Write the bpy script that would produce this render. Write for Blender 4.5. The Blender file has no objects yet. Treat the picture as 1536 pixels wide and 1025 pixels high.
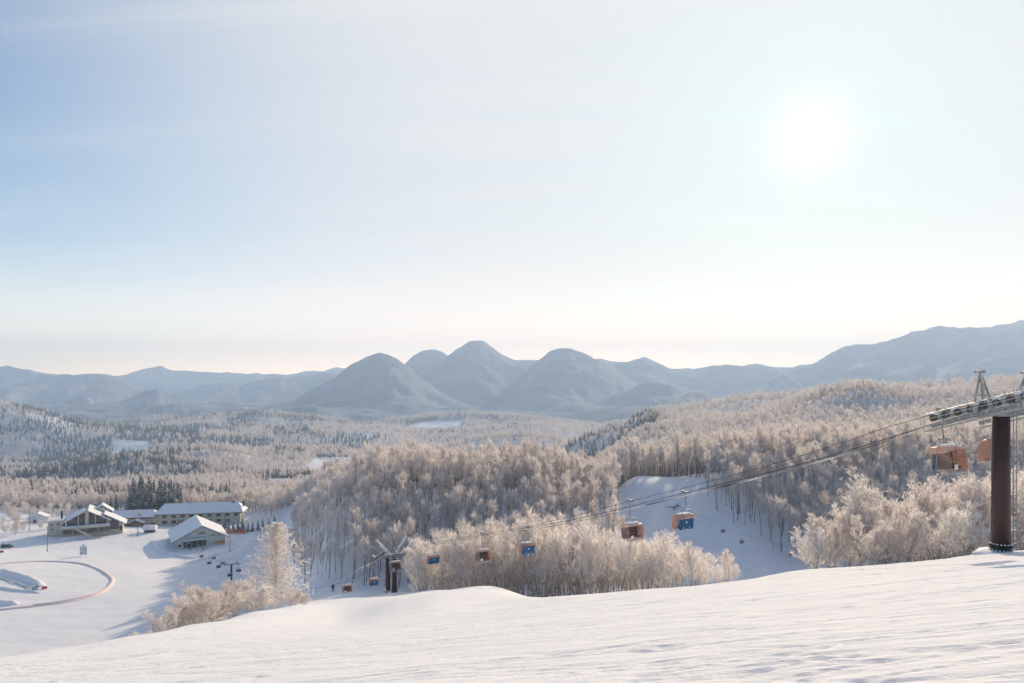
import bpy, math, random
import numpy as np
from mathutils import Vector, Matrix

# ------------------------------------------------------------------ camera
scene = bpy.context.scene
COL = scene.collection
F = 1024.0; CX = 768.0; HZ = 575.0          # focal length, centre column and horizon row in photo pixels
cam_d = bpy.data.cameras.new("camera"); cam = bpy.data.objects.new("camera", cam_d); COL.objects.link(cam)
cam_d.lens = 24.0; cam_d.sensor_width = 36.0; cam_d.shift_y = (HZ - 512.5) / 1536.0
cam_d.clip_start = 0.1; cam_d.clip_end = 80000
cam.location = (0, 0, 0); cam.rotation_euler = (math.radians(90), 0, 0)
scene.camera = cam

# ------------------------------------------------------------------ sky and sun
SUN_AZ = math.atan((1215 - CX) / F)          # to the right of the view axis
SUN_EL = math.radians(18.3)
SUN_DIR = Vector((math.sin(SUN_AZ) * math.cos(SUN_EL), math.cos(SUN_AZ) * math.cos(SUN_EL), math.sin(SUN_EL)))
world = bpy.data.worlds.new("World"); scene.world = world; world.use_nodes = True
def build_world():
    nt = world.node_tree; nt.nodes.clear(); N = nt.nodes.new; L = nt.links.new
    out = N('ShaderNodeOutputWorld'); bg = N('ShaderNodeBackground'); bg.inputs['Strength'].default_value = 0.09
    sky = N('ShaderNodeTexSky'); sky.sky_type = 'NISHITA'; sky.sun_disc = False
    sky.sun_elevation = SUN_EL; sky.sun_rotation = SUN_AZ; sky.altitude = 900
    sky.air_density = 1.0; sky.dust_density = 1.2; sky.ozone_density = 0.7
    # thin high cloud: stretched noise in the sky's own directions, brighter towards the sun
    tc = N('ShaderNodeTexCoord')
    sep = N('ShaderNodeSeparateXYZ'); L(tc.outputs['Generated'], sep.inputs[0])
    def M(op, a, b=None, c=None):
        m = N('ShaderNodeMath'); m.operation = op
        for i, v in enumerate((a, b, c)):
            if v is None: continue
            if isinstance(v, (int, float)): m.inputs[i].default_value = v
            else: L(v, m.inputs[i])
        return m.outputs[0]
    zc = M('ADD', M('MAXIMUM', sep.outputs['Z'], 0.0), 0.16)
    cx = M('DIVIDE', sep.outputs['X'], zc); cy = M('DIVIDE', sep.outputs['Y'], zc)
    comb = N('ShaderNodeCombineXYZ'); L(cx, comb.inputs[0]); L(cy, comb.inputs[1])
    mp = N('ShaderNodeMapping'); L(comb.outputs[0], mp.inputs[0])
    mp.inputs['Rotation'].default_value = (0, 0, math.radians(38)); mp.inputs['Scale'].default_value = (0.36, 2.1, 1)
    nz = N('ShaderNodeTexNoise'); nz.inputs['Scale'].default_value = 0.9; nz.inputs['Detail'].default_value = 8
    nz.inputs['Roughness'].default_value = 0.56; nz.inputs['Distortion'].default_value = 0.6
    L(mp.outputs[0], nz.inputs['Vector'])
    r1 = N('ShaderNodeMapRange'); r1.inputs['From Min'].default_value = 0.40; r1.inputs['From Max'].default_value = 0.74
    r1.interpolation_type = 'SMOOTHSTEP'; L(nz.outputs['Fac'], r1.inputs['Value'])
    dot = N('ShaderNodeVectorMath'); dot.operation = 'DOT_PRODUCT'; L(tc.outputs['Generated'], dot.inputs[0]); dot.inputs[1].default_value = SUN_DIR
    d = M('MAXIMUM', dot.outputs['Value'], 0.0)
    # forward scattering of the sun in the thin cloud sheet
    g1 = M('POWER', d, 1000.0); g2 = M('POWER', d, 28.0); g3 = M('POWER', d, 7.0)
    aur = M('ADD', M('MULTIPLY', g1, GL[0]), M('ADD', M('MULTIPLY', g2, GL[1]), M('MULTIPLY', g3, GL[2])))
    cl = M('MULTIPLY', r1.outputs[0], M('ADD', M('MULTIPLY', g3, 0.9), 0.65))
    veil = N('ShaderNodeMapRange'); veil.interpolation_type = 'SMOOTHSTEP'; L(dot.outputs['Value'], veil.inputs['Value'])
    veil.inputs['From Min'].default_value = 0.36; veil.inputs['From Max'].default_value = 0.93; veil.inputs['To Max'].default_value = .86
    fac = M('MINIMUM', M('ADD', M('MULTIPLY', cl, 0.34), veil.outputs[0]), 0.92)
    mix = N('ShaderNodeMix'); mix.data_type = 'RGBA'; L(fac, mix.inputs['Factor'])
    hs = N('ShaderNodeHueSaturation'); hs.inputs['Saturation'].default_value = SKY_SAT; L(sky.outputs[0], hs.inputs['Color'])
    tn = N('ShaderNodeMix'); tn.data_type = 'RGBA'; tn.blend_type = 'MULTIPLY'; tn.inputs['Factor'].default_value = 1.0
    L(hs.outputs[0], tn.inputs['A']); tn.inputs['B'].default_value = (.20, .74, .88, 1); L(tn.outputs['Result'], mix.inputs['A']); mix.inputs['B'].default_value = (CLD * 1.0, CLD * .985, CLD * .96, 1)
    add = N('ShaderNodeMix'); add.data_type = 'RGBA'; add.blend_type = 'ADD'; add.inputs['Factor'].default_value = 1.0
    L(mix.outputs['Result'], add.inputs['A'])
    sc = N('ShaderNodeVectorMath'); sc.operation = 'SCALE'; sc.inputs[0].default_value = (1.0, 0.93, 0.84); L(aur, sc.inputs['Scale'])
    L(sc.outputs[0], add.inputs['B'])
    # the warm band of thick air along the horizon
    lo = M('SUBTRACT', 1.0, M('MINIMUM', M('MAXIMUM', sep.outputs['Z'], 0.0), 1.0)); hz = M('ADD', M('MULTIPLY', M('POWER', lo, 10.0), HORIZ * .10), M('MULTIPLY', M('POWER', lo, 17.0), HORIZ))
    s2 = N('ShaderNodeVectorMath'); s2.operation = 'SCALE'; s2.inputs[0].default_value = (1.0, .60, .34); L(hz, s2.inputs['Scale'])
    ad2 = N('ShaderNodeMix'); ad2.data_type = 'RGBA'; ad2.blend_type = 'ADD'; ad2.inputs['Factor'].default_value = 1.0
    L(add.outputs['Result'], ad2.inputs['A']); L(s2.outputs[0], ad2.inputs['B']); add = ad2
    L(add.outputs['Result'], bg.inputs['Color']); L(bg.outputs[0], out.inputs['Surface'])
GL = (2.0, .42, 0.0); SKY_SAT = 1.5; CLD = 5.9; HORIZ = 31.0
build_world()
sun_d = bpy.data.lights.new("sun", 'SUN'); sun = bpy.data.objects.new("sun", sun_d); COL.objects.link(sun)
sun_d.energy = 3.5; sun_d.angle = math.radians(0.6); sun_d.color = (1.0, 0.79, 0.55)
sun.rotation_euler = SUN_DIR.to_track_quat('Z', 'Y').to_euler()
scene.view_settings.view_transform = 'Standard'; scene.view_settings.look = 'None'
scene.view_settings.exposure = 0.74; scene.view_settings.gamma = 1.0
scene.render.engine = 'CYCLES'
cy = scene.cycles; cy.use_denoising = True; cy.max_bounces = 8; cy.diffuse_bounces = 3; cy.transparent_max_bounces = 10
cy.volume_bounces = 1; cy.transmission_bounces = 4; cy.glossy_bounces = 2; cy.caustics_reflective = False; cy.caustics_refractive = False

# ------------------------------------------------------------------ helpers
R = math.radians
def at(px, py, Y): return Vector(((px - CX) / F * Y, Y, (HZ - py) / F * Y))
def link(o, parent=None):
    COL.objects.link(o)
    if parent: o.parent = parent
    return o
def tag(o, label=None, cat=None, group=None, kind=None):
    for k, v in (('label', label), ('category', cat), ('group', group), ('kind', kind)):
        if v: o[k] = v
    return o
def empty(name, loc, rz=0.0, label=None, cat=None, group=None):
    o = bpy.data.objects.new(name, None); o.empty_display_size = 0.5; COL.objects.link(o)
    o.location = loc; o.rotation_euler = (0, 0, rz); return tag(o, label, cat, group)

class MB:
    """collects shapes and links them as one mesh object"""
    def __init__(s): s.v = []; s.f = []; s.m = []; s.mat = 0
    def add(s, vs, fs):
        n = len(s.v); s.v += [tuple(p) for p in vs]
        for f in fs: s.f.append(tuple(i + n for i in f)); s.m.append(s.mat)
        return s
    def box(s, c, d, rz=0.0, ry=0.0, rx=0.0):
        from mathutils import Euler
        rot = Euler((rx, ry, rz)).to_matrix(); c = Vector(c); h = Vector(d) / 2
        vs = [c + rot @ Vector((x * h.x, y * h.y, z * h.z)) for x in (-1, 1) for y in (-1, 1) for z in (-1, 1)]
        return s.add(vs, [(0, 1, 3, 2), (4, 6, 7, 5), (0, 4, 5, 1), (2, 3, 7, 6), (0, 2, 6, 4), (1, 5, 7, 3)])
    def beam(s, a, b, w, h):
        a = Vector(a); b = Vector(b); d = (b - a).normalized(); up = Vector((0, 0, 1))
        if abs(d.z) > .95: up = Vector((0, 1, 0))
        x = d.cross(up).normalized(); y = x.cross(d).normalized()
        vs = [p + x * (i * w / 2) + y * (j * h / 2) for p in (a, b) for i, j in ((-1, -1), (1, -1), (1, 1), (-1, 1))]
        return s.add(vs, [(0, 1, 2, 3), (7, 6, 5, 4), (0, 4, 5, 1), (1, 5, 6, 2), (2, 6, 7, 3), (3, 7, 4, 0)])
    def tube(s, pts, r, n=8, cap=True):
        pts = [Vector(p) for p in pts]; rs = r if isinstance(r, (list, tuple)) else [r] * len(pts)
        base = len(s.v); prev = None
        for i, p in enumerate(pts):
            d = (pts[min(i + 1, len(pts) - 1)] - pts[max(i - 1, 0)]).normalized()
            if prev is None:
                up = Vector((0, 0, 1)) if abs(d.z) < .9 else Vector((0, 1, 0)); x = d.cross(up).normalized()
            else: x = (prev - d * prev.dot(d)).normalized()
            prev = x; y = d.cross(x)
            for k in range(n):
                a = 2 * math.pi * k / n; s.v.append(tuple(p + (x * math.cos(a) + y * math.sin(a)) * rs[i]))
        for i in range(len(pts) - 1):
            for k in range(n):
                k2 = (k + 1) % n
                s.f.append((base + i * n + k, base + i * n + k2, base + (i + 1) * n + k2, base + (i + 1) * n + k)); s.m.append(s.mat)
        if cap:
            s.f.append(tuple(base + k for k in range(n))[::-1]); s.m.append(s.mat)
            s.f.append(tuple(base + (len(pts) - 1) * n + k for k in range(n))); s.m.append(s.mat)
        return s
    def ext(s, poly, a, b, axis='y'):
        """extrude a 2D outline: axis y -> points are (x,z), axis x -> points are (y,z), axis z -> points are (x,y)"""
        n = len(poly)
        def P(p, t): return {'y': (p[0], t, p[1]), 'x': (t, p[0], p[1]), 'z': (p[0], p[1], t)}[axis]
        vs = [P(p, a) for p in poly] + [P(p, b) for p in poly]
        fs = [tuple(range(n))[::-1], tuple(range(n, 2 * n))] + [(i, (i + 1) % n, n + (i + 1) % n, n + i) for i in range(n)]
        return s.add(vs, fs)
    def blob(s, c, r, n=10, m=6, seed=0, rough=.15):
        rg = random.Random(seed); c = Vector(c); vs = []
        for j in range(m + 1):
            th = math.pi * j / m
            for i in range(n):
                ph = 2 * math.pi * i / n; k = 1 + rg.uniform(-rough, rough)
                vs.append((c.x + r[0] * k * math.sin(th) * math.cos(ph), c.y + r[1] * k * math.sin(th) * math.sin(ph), c.z + r[2] * math.cos(th)))
        fs = [(j * n + i, (j + 1) * n + i, (j + 1) * n + (i + 1) % n, j * n + (i + 1) % n) for j in range(m) for i in range(n)]
        return s.add(vs, fs)
    def mesh(s, name, mats, smooth=False):
        me = bpy.data.meshes.new(name); me.from_pydata(s.v, [], s.f)
        for mt in (mats if isinstance(mats, (list, tuple)) else [mats]): me.materials.append(mt)
        if any(s.m): me.polygons.foreach_set('material_index', s.m)
        if smooth: me.polygons.foreach_set('use_smooth', [True] * len(s.f))
        import bmesh
        bm = bmesh.new(); bm.from_mesh(me); bmesh.ops.recalc_face_normals(bm, faces=bm.faces); bm.to_mesh(me); bm.free()
        me.update(); return me
    def build(s, name, mats, parent=None, smooth=False, loc=None, rz=0.0):
        o = bpy.data.objects.new(name, s.mesh(name, mats, smooth)); link(o, parent)
        if loc is not None: o.location = loc; o.rotation_euler = (0, 0, rz)
        return o

# ------------------------------------------------------------------ materials
def mat(name, col, rough=0.7, metal=0.0, noise=0.0, nscale=3.0, bump=0.0, spec=0.3, col2=None):
    m = bpy.data.materials.new(name); m.use_nodes = True; nt = m.node_tree; b = nt.nodes['Principled BSDF']
    b.inputs['Roughness'].default_value = rough; b.inputs['Metallic'].default_value = metal; b.inputs['Specular IOR Level'].default_value = spec
    tc = nt.nodes.new('ShaderNodeTexCoord'); nz = nt.nodes.new('ShaderNodeTexNoise'); nz.inputs['Scale'].default_value = nscale
    nz.inputs['Detail'].default_value = 6; nt.links.new(tc.outputs['Object'], nz.inputs['Vector'])
    cr = nt.nodes.new('ShaderNodeValToRGB'); c = Vector(col); k = max(noise, .04)
    c2 = Vector(col2) if col2 else c * (1 + k)
    cr.color_ramp.elements[0].position = .35; cr.color_ramp.elements[1].position = .65
    cr.color_ramp.elements[0].color = (*(c * (1 - k)), 1); cr.color_ramp.elements[1].color = (*c2, 1)
    nt.links.new(nz.outputs['Fac'], cr.inputs[0]); nt.links.new(cr.outputs[0], b.inputs['Base Color'])
    if bump:
        bp = nt.nodes.new('ShaderNodeBump'); bp.inputs['Strength'].default_value = bump; bp.inputs['Distance'].default_value = .05
        nt.links.new(nz.outputs['Fac'], bp.inputs['Height']); nt.links.new(bp.outputs[0], b.inputs['Normal'])
    return m
def snowcap(name, col, thr=0.35, metal=0.0, rough=.6, snow=(.84, .85, .88), nscale=6.0, soft=.25):
    """a surface whose upward faces carry a crust of snow"""
    m = mat(name, col, rough, metal, .15, nscale); nt = m.node_tree; N = nt.nodes.new; L = nt.links.new
    b = nt.nodes['Principled BSDF']; src = b.inputs['Base Color'].links[0].from_socket
    g = N('ShaderNodeNewGeometry'); sp = N('ShaderNodeSeparateXYZ'); L(g.outputs['True Normal'], sp.inputs[0])
    nz = [n for n in nt.nodes if n.type == 'TEX_NOISE'][0]
    ad = N('ShaderNodeMath'); ad.operation = 'MULTIPLY_ADD'; L(nz.outputs['Fac'], ad.inputs[0]); ad.inputs[1].default_value = .9; L(sp.outputs['Z'], ad.inputs[2])
    mr = N('ShaderNodeMapRange'); L(ad.outputs[0], mr.inputs['Value']); mr.inputs['From Min'].default_value = thr + .45; mr.inputs['From Max'].default_value = thr + .45 + soft
    mx = N('ShaderNodeMix'); mx.data_type = 'RGBA'; L(mr.outputs[0], mx.inputs['Factor']); L(src, mx.inputs['A']); mx.inputs['B'].default_value = (*snow, 1)
    L(mx.outputs['Result'], b.inputs['Base Color']); return m
def frosty(name, col, col2, trans=0.45, scale=2.0, rnd=0.12):
    """thin frosted twigs: light passes through the ice"""
    m = bpy.data.materials.new(name); m.use_nodes = True; nt = m.node_tree; nt.nodes.clear(); N = nt.nodes.new; L = nt.links.new
    out = N('ShaderNodeOutputMaterial'); d = N('ShaderNodeBsdfDiffuse'); t = N('ShaderNodeBsdfTranslucent'); mx = N('ShaderNodeMixShader'); mx.inputs[0].default_value = trans
    tc = N('ShaderNodeTexCoord'); nz = N('ShaderNodeTexNoise'); nz.inputs['Scale'].default_value = scale; nz.inputs['Detail'].default_value = 3
    L(tc.outputs['Object'], nz.inputs['Vector'])
    oi = N('ShaderNodeObjectInfo'); ma = N('ShaderNodeMath'); ma.operation = 'MULTIPLY_ADD'; L(oi.outputs['Random'], ma.inputs[0]); ma.inputs[1].default_value = rnd * 2
    sb = N('ShaderNodeMath'); sb.operation = 'SUBTRACT'; L(nz.outputs['Fac'], sb.inputs[0]); sb.inputs[1].default_value = rnd; L(sb.outputs[0], ma.inputs[2])
    cr = N('ShaderNodeValToRGB'); cr.color_ramp.elements[0].position = .3; cr.color_ramp.elements[1].position = .7
    cr.color_ramp.elements[0].color = (*col, 1); cr.color_ramp.elements[1].color = (*col2, 1)
    L(ma.outputs[0], cr.inputs[0]); L(cr.outputs[0], d.inputs[0]); L(cr.outputs[0], t.inputs[0])
    L(d.outputs[0], mx.inputs[1]); L(t.outputs[0], mx.inputs[2]); L(mx.outputs[0], out.inputs[0]); return m

M_snowpile = mat('packed_snow', (.80, .81, .83), .8, 0, .03, 1.5, .6)
M_frost = frosty('frosted_twigs', (.68, .605, .56), (.93, .885, .855), .58)
M_frost2 = frosty('frosted_twigs_thick', (.74, .66, .61), (.94, .915, .89), .62, 1.2)
M_bark = mat('frosted_bark', (.10, .085, .08), .9, 0, .3, 3.0, 0, .2, (.36, .33, .32))
M_bark2 = mat('bark_with_rime', (.28, .22, .18), .9, 0, .3, 2.0, 0, .2, (.78, .73, .69))
M_needle = mat('conifer_needles', (.030, .045, .035), .9, 0, .3, 1.0, 0, .1, (.075, .09, .07))
M_needle_snow = frosty('snow_on_needles', (.42, .44, .46), (.80, .81, .84), .2, .8)
M_trunk_dark = mat('conifer_trunk', (.07, .055, .045), .9)

# ------------------------------------------------------------------ noise
def _h(ix, iy, s):
    n = (ix.astype(np.int64) * 374761393 + iy.astype(np.int64) * 668265263 + s * 144665) & 0x7fffffff
    n = ((n ^ (n >> 13)) * 1274126177) & 0x7fffffff
    return ((n ^ (n >> 16)) & 0xffff) / 65535.0
def vnoise(x, y, s=0):
    ix = np.floor(x); iy = np.floor(y); fx = x - ix; fy = y - iy
    fx = fx * fx * fx * (fx * (fx * 6 - 15) + 10); fy = fy * fy * fy * (fy * (fy * 6 - 15) + 10)
    a = _h(ix, iy, s); b = _h(ix + 1, iy, s); c = _h(ix, iy + 1, s); d = _h(ix + 1, iy + 1, s)
    return (a + (b - a) * fx) * (1 - fy) + (c + (d - c) * fx) * fy
def fbm(x, y, s=0, o=5, g=.5):
    t = 0; a = 1; w = 0
    for i in range(o): t = t + a * (vnoise(x, y, s + i * 17) - .5); w += a; a *= g; x = x * 2.03 + 13.7; y = y * 2.03 + 7.1
    return t / w * 2
def sstep(a, b, x): t = np.clip((x - a) / (b - a), 0, 1); return t * t * (3 - 2 * t)

# ------------------------------------------------------------------ terrain
PA, PB, PC = .098, -.277, -1.8      # the piste in front of the camera: z = PC + PA x + PB y
COLS = {   # photo column -> (distance, photo row) pairs of the ground, beyond the crest of the piste
 -300: [(30, 1024), (60, 1035), (120, 1010), (230, 960), (300, 890), (400, 818), (600, 745), (700, 752), (900, 733), (1200, 712), (1500, 697), (1900, 681), (2600, 657)],
 0: [(36, 987), (60, 1000), (120, 1003), (220, 985), (300, 890), (345, 853), (413, 820), (480, 790), (540, 770), (700, 752), (900, 733), (1200, 712), (1500, 697), (1900, 681), (2600, 657)],
 100: [(40, 972), (70, 985), (140, 990), (228, 972), (300, 892), (345, 858), (413, 823), (455, 801), (540, 775), (700, 752), (900, 733), (1200, 712), (1500, 697), (1900, 681), (2600, 657)],
 200: [(45, 954), (60, 962), (120, 972), (237, 958), (300, 893), (345, 862), (420, 824), (470, 797), (540, 780), (600, 757), (700, 752), (900, 733), (1200, 712), (1500, 697), (1900, 681), (2600, 657)],
 300: [(58, 936), (85, 945), (140, 950), (235, 938), (300, 893), (345, 866), (404, 838), (430, 819), (520, 784), (600, 760), (700, 752), (900, 733), (1200, 712), (1500, 697), (1900, 681), (2600, 657)],
 400: [(78, 917), (110, 920), (150, 916), (200, 925), (260, 912), (300, 888), (350, 860), (420, 826), (470, 804), (520, 784), (600, 762), (700, 752), (900, 733), (1200, 712), (1500, 697), (1900, 681), (2600, 657)],
 450: [(90, 910), (120, 911), (160, 908), (205, 897), (235, 878), (262, 850), (292, 822), (330, 800), (400, 778), (480, 762), (560, 754), (700, 748), (900, 732), (1200, 712), (1500, 697), (1900, 681), (2600, 657)],
 500: [(108, 902), (130, 906), (160, 905), (190, 893), (215, 869), (240, 812), (262, 778), (282, 768), (330, 762), (400, 745), (500, 728), (600, 734), (800, 739), (1100, 722), (1500, 699), (1900, 682), (2600, 657)],
 600: [(60, 905), (133, 889), (150, 893), (180, 899), (205, 890), (225, 868), (250, 805), (272, 757), (287, 738), (340, 733), (400, 728), (500, 722), (600, 734), (800, 739), (1100, 722), (1500, 699), (1900, 682), (2600, 657)],
 660: [(60, 893), (115, 885), (140, 889), (180, 898), (205, 890), (222, 872), (247, 808), (270, 757), (285, 739), (340, 733), (400, 728), (500, 722), (600, 734), (800, 739), (1100, 722), (1500, 699), (1900, 682), (2600, 657)],
 730: [(60, 890), (85, 882), (98, 879), (112, 884), (150, 892), (180, 898), (205, 890), (222, 872), (247, 808), (270, 757), (285, 739), (340, 732), (400, 727), (500, 720), (600, 734), (800, 739), (1100, 722), (1500, 699), (1900, 682), (2600, 657)],
 790: [(45, 898), (75, 895), (100, 895), (115, 897), (150, 895), (180, 898), (205, 890), (222, 874), (247, 812), (270, 760), (286, 741), (340, 734), (400, 729), (500, 722), (600, 734), (800, 739), (1100, 722), (1500, 699), (1900, 682), (2600, 657)],
 830: [(43, 895), (60, 902), (100, 908), (150, 897), (180, 899), (205, 892), (225, 876), (250, 815), (275, 765), (292, 746), (340, 740), (400, 735), (500, 728), (650, 728), (800, 729), (1100, 715), (1500, 695), (1900, 680), (2600, 656)],
 900: [(42, 890), (60, 896), (100, 903), (145, 893), (180, 900), (208, 905), (232, 880), (258, 820), (285, 772), (305, 750), (360, 745), (420, 742), (500, 735), (650, 725), (800, 716), (1100, 701), (1500, 679), (1900, 672), (2600, 656)],
 960: [(41, 885), (60, 892), (100, 897), (140, 887), (180, 900), (215, 915), (240, 878), (270, 808), (300, 750), (318, 719), (330, 714), (345, 717), (370, 727), (460, 728), (540, 728), (700, 715), (900, 690), (1200, 654), (1450, 624), (1750, 639), (2600, 656)],
 1030: [(40, 880), (60, 886), (100, 889), (150, 880), (190, 893), (225, 898), (245, 868), (275, 798), (305, 742), (325, 722), (345, 716), (400, 714), (500, 712), (620, 702), (800, 684), (1000, 660), (1250, 632), (1500, 615), (1850, 636), (2600, 655)],
 1100: [(40, 872), (60, 880), (100, 880), (150, 878), (200, 888), (225, 885), (245, 862), (275, 794), (305, 739), (325, 710), (380, 705), (500, 697), (650, 682), (900, 658), (1200, 632), (1500, 614), (1900, 626), (2600, 643)],
 1200: [(45, 857), (70, 862), (100, 870), (150, 868), (220, 874), (242, 866), (260, 845), (290, 783), (320, 732), (343, 703), (400, 693), (550, 680), (700, 660), (900, 640), (1200, 614), (1450, 603), (1800, 618), (2600, 640)],
 1300: [(43, 850), (65, 855), (95, 857), (150, 860), (220, 872), (255, 862), (285, 796), (315, 743), (343, 700), (400, 690), (550, 678), (700, 660), (900, 636), (1150, 597), (1300, 587), (1700, 606), (2600, 638)],
 1400: [(40, 842), (60, 848), (90, 847), (150, 850), (220, 866), (255, 860), (285, 795), (315, 742), (343, 700), (400, 687), (550, 674), (700, 656), (900, 632), (1150, 596), (1350, 588), (1700, 602), (2600, 635)],
 1500: [(44, 829), (60, 837), (90, 835), (150, 840), (220, 862), (255, 858), (285, 794), (315, 741), (343, 698), (400, 684), (550, 671), (700, 652), (900, 625), (1150, 592), (1350, 584), (1750, 598), (2600, 632)],
 1600: [(39, 824), (60, 833), (90, 830), (150, 835), (220, 860), (255, 856), (285, 793), (315, 740), (343, 697), (400, 683), (550, 670), (700, 650), (900, 623), (1150, 590), (1350, 582), (1800, 595), (2600, 630)],
 1900: [(39, 812), (60, 820), (90, 816), (150, 820), (220, 815), (300, 790), (400, 745), (550, 690), (700, 655), (900, 622), (1150, 588), (1350, 578), (1800, 590), (2600, 630)],
}
def pchip(xs, ys, xq):
    xs = np.asarray(xs, float); ys = np.asarray(ys, float); h = np.diff(xs); d = np.diff(ys) / h
    m = np.zeros_like(xs); m[0] = d[0]; m[-1] = d[-1]
    for i in range(1, len(xs) - 1):
        if d[i - 1] * d[i] > 0:
            w1 = 2 * h[i] + h[i - 1]; w2 = h[i] + 2 * h[i - 1]; m[i] = (w1 + w2) / (w1 / d[i - 1] + w2 / d[i])
    k = np.clip(np.searchsorted(xs, xq) - 1, 0, len(xs) - 2); t = np.clip((xq - xs[k]) / h[k], 0, 1)
    return ((2*t**3-3*t**2+1)*ys[k] + (t**3-2*t**2+t)*h[k]*m[k] + (-2*t**3+3*t**2)*ys[k+1] + (t**3-t**2)*h[k]*m[k+1])
NL = 420; LY = np.linspace(math.log(3), math.log(2600), NL); cols = sorted(COLS)
T = []
for c in cols:
    u = (c - CX) / F; pts = COLS[c]; y0 = pts[0][0]
    ys = [3, 6, 10, 15, 20, 28]; ys = [y for y in ys if y < y0 * .8]
    P = [(y, PC + (PA * u + PB) * y) for y in ys] + [(y, (HZ - py) / F * y) for y, py in pts]
    T.append(pchip([math.log(p[0]) for p in P], [p[1] for p in P], LY))
T = np.array(T)
PXG = np.arange(-300, 1901, 5.0)
TG = np.array([pchip(cols, T[:, j], PXG) for j in range(NL)]).T
k = np.exp(-np.linspace(-2, 2, 7) ** 2); k /= k.sum()
TG = np.array([np.convolve(np.pad(TG[:, j], 3, 'edge'), k, 'valid') for j in range(NL)]).T
k = np.exp(-np.linspace(-2, 2, 5) ** 2); k /= k.sum()
TG = np.array([np.convolve(np.pad(r, 2, 'edge'), k, 'valid') for r in TG])
def table(px, y):
    a = np.clip((px + 300) / 5, 0, len(PXG) - 1.001); b = np.clip((np.log(np.maximum(y, 3)) - LY[0]) / (LY[1] - LY[0]), 0, NL - 1.001)
    i = a.astype(int); j = b.astype(int); fa = a - i; fb = b - j
    return (TG[i, j] * (1 - fa) + TG[i + 1, j] * fa) * (1 - fb) + (TG[i, j + 1] * (1 - fa) + TG[i + 1, j + 1] * fa) * fb
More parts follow.
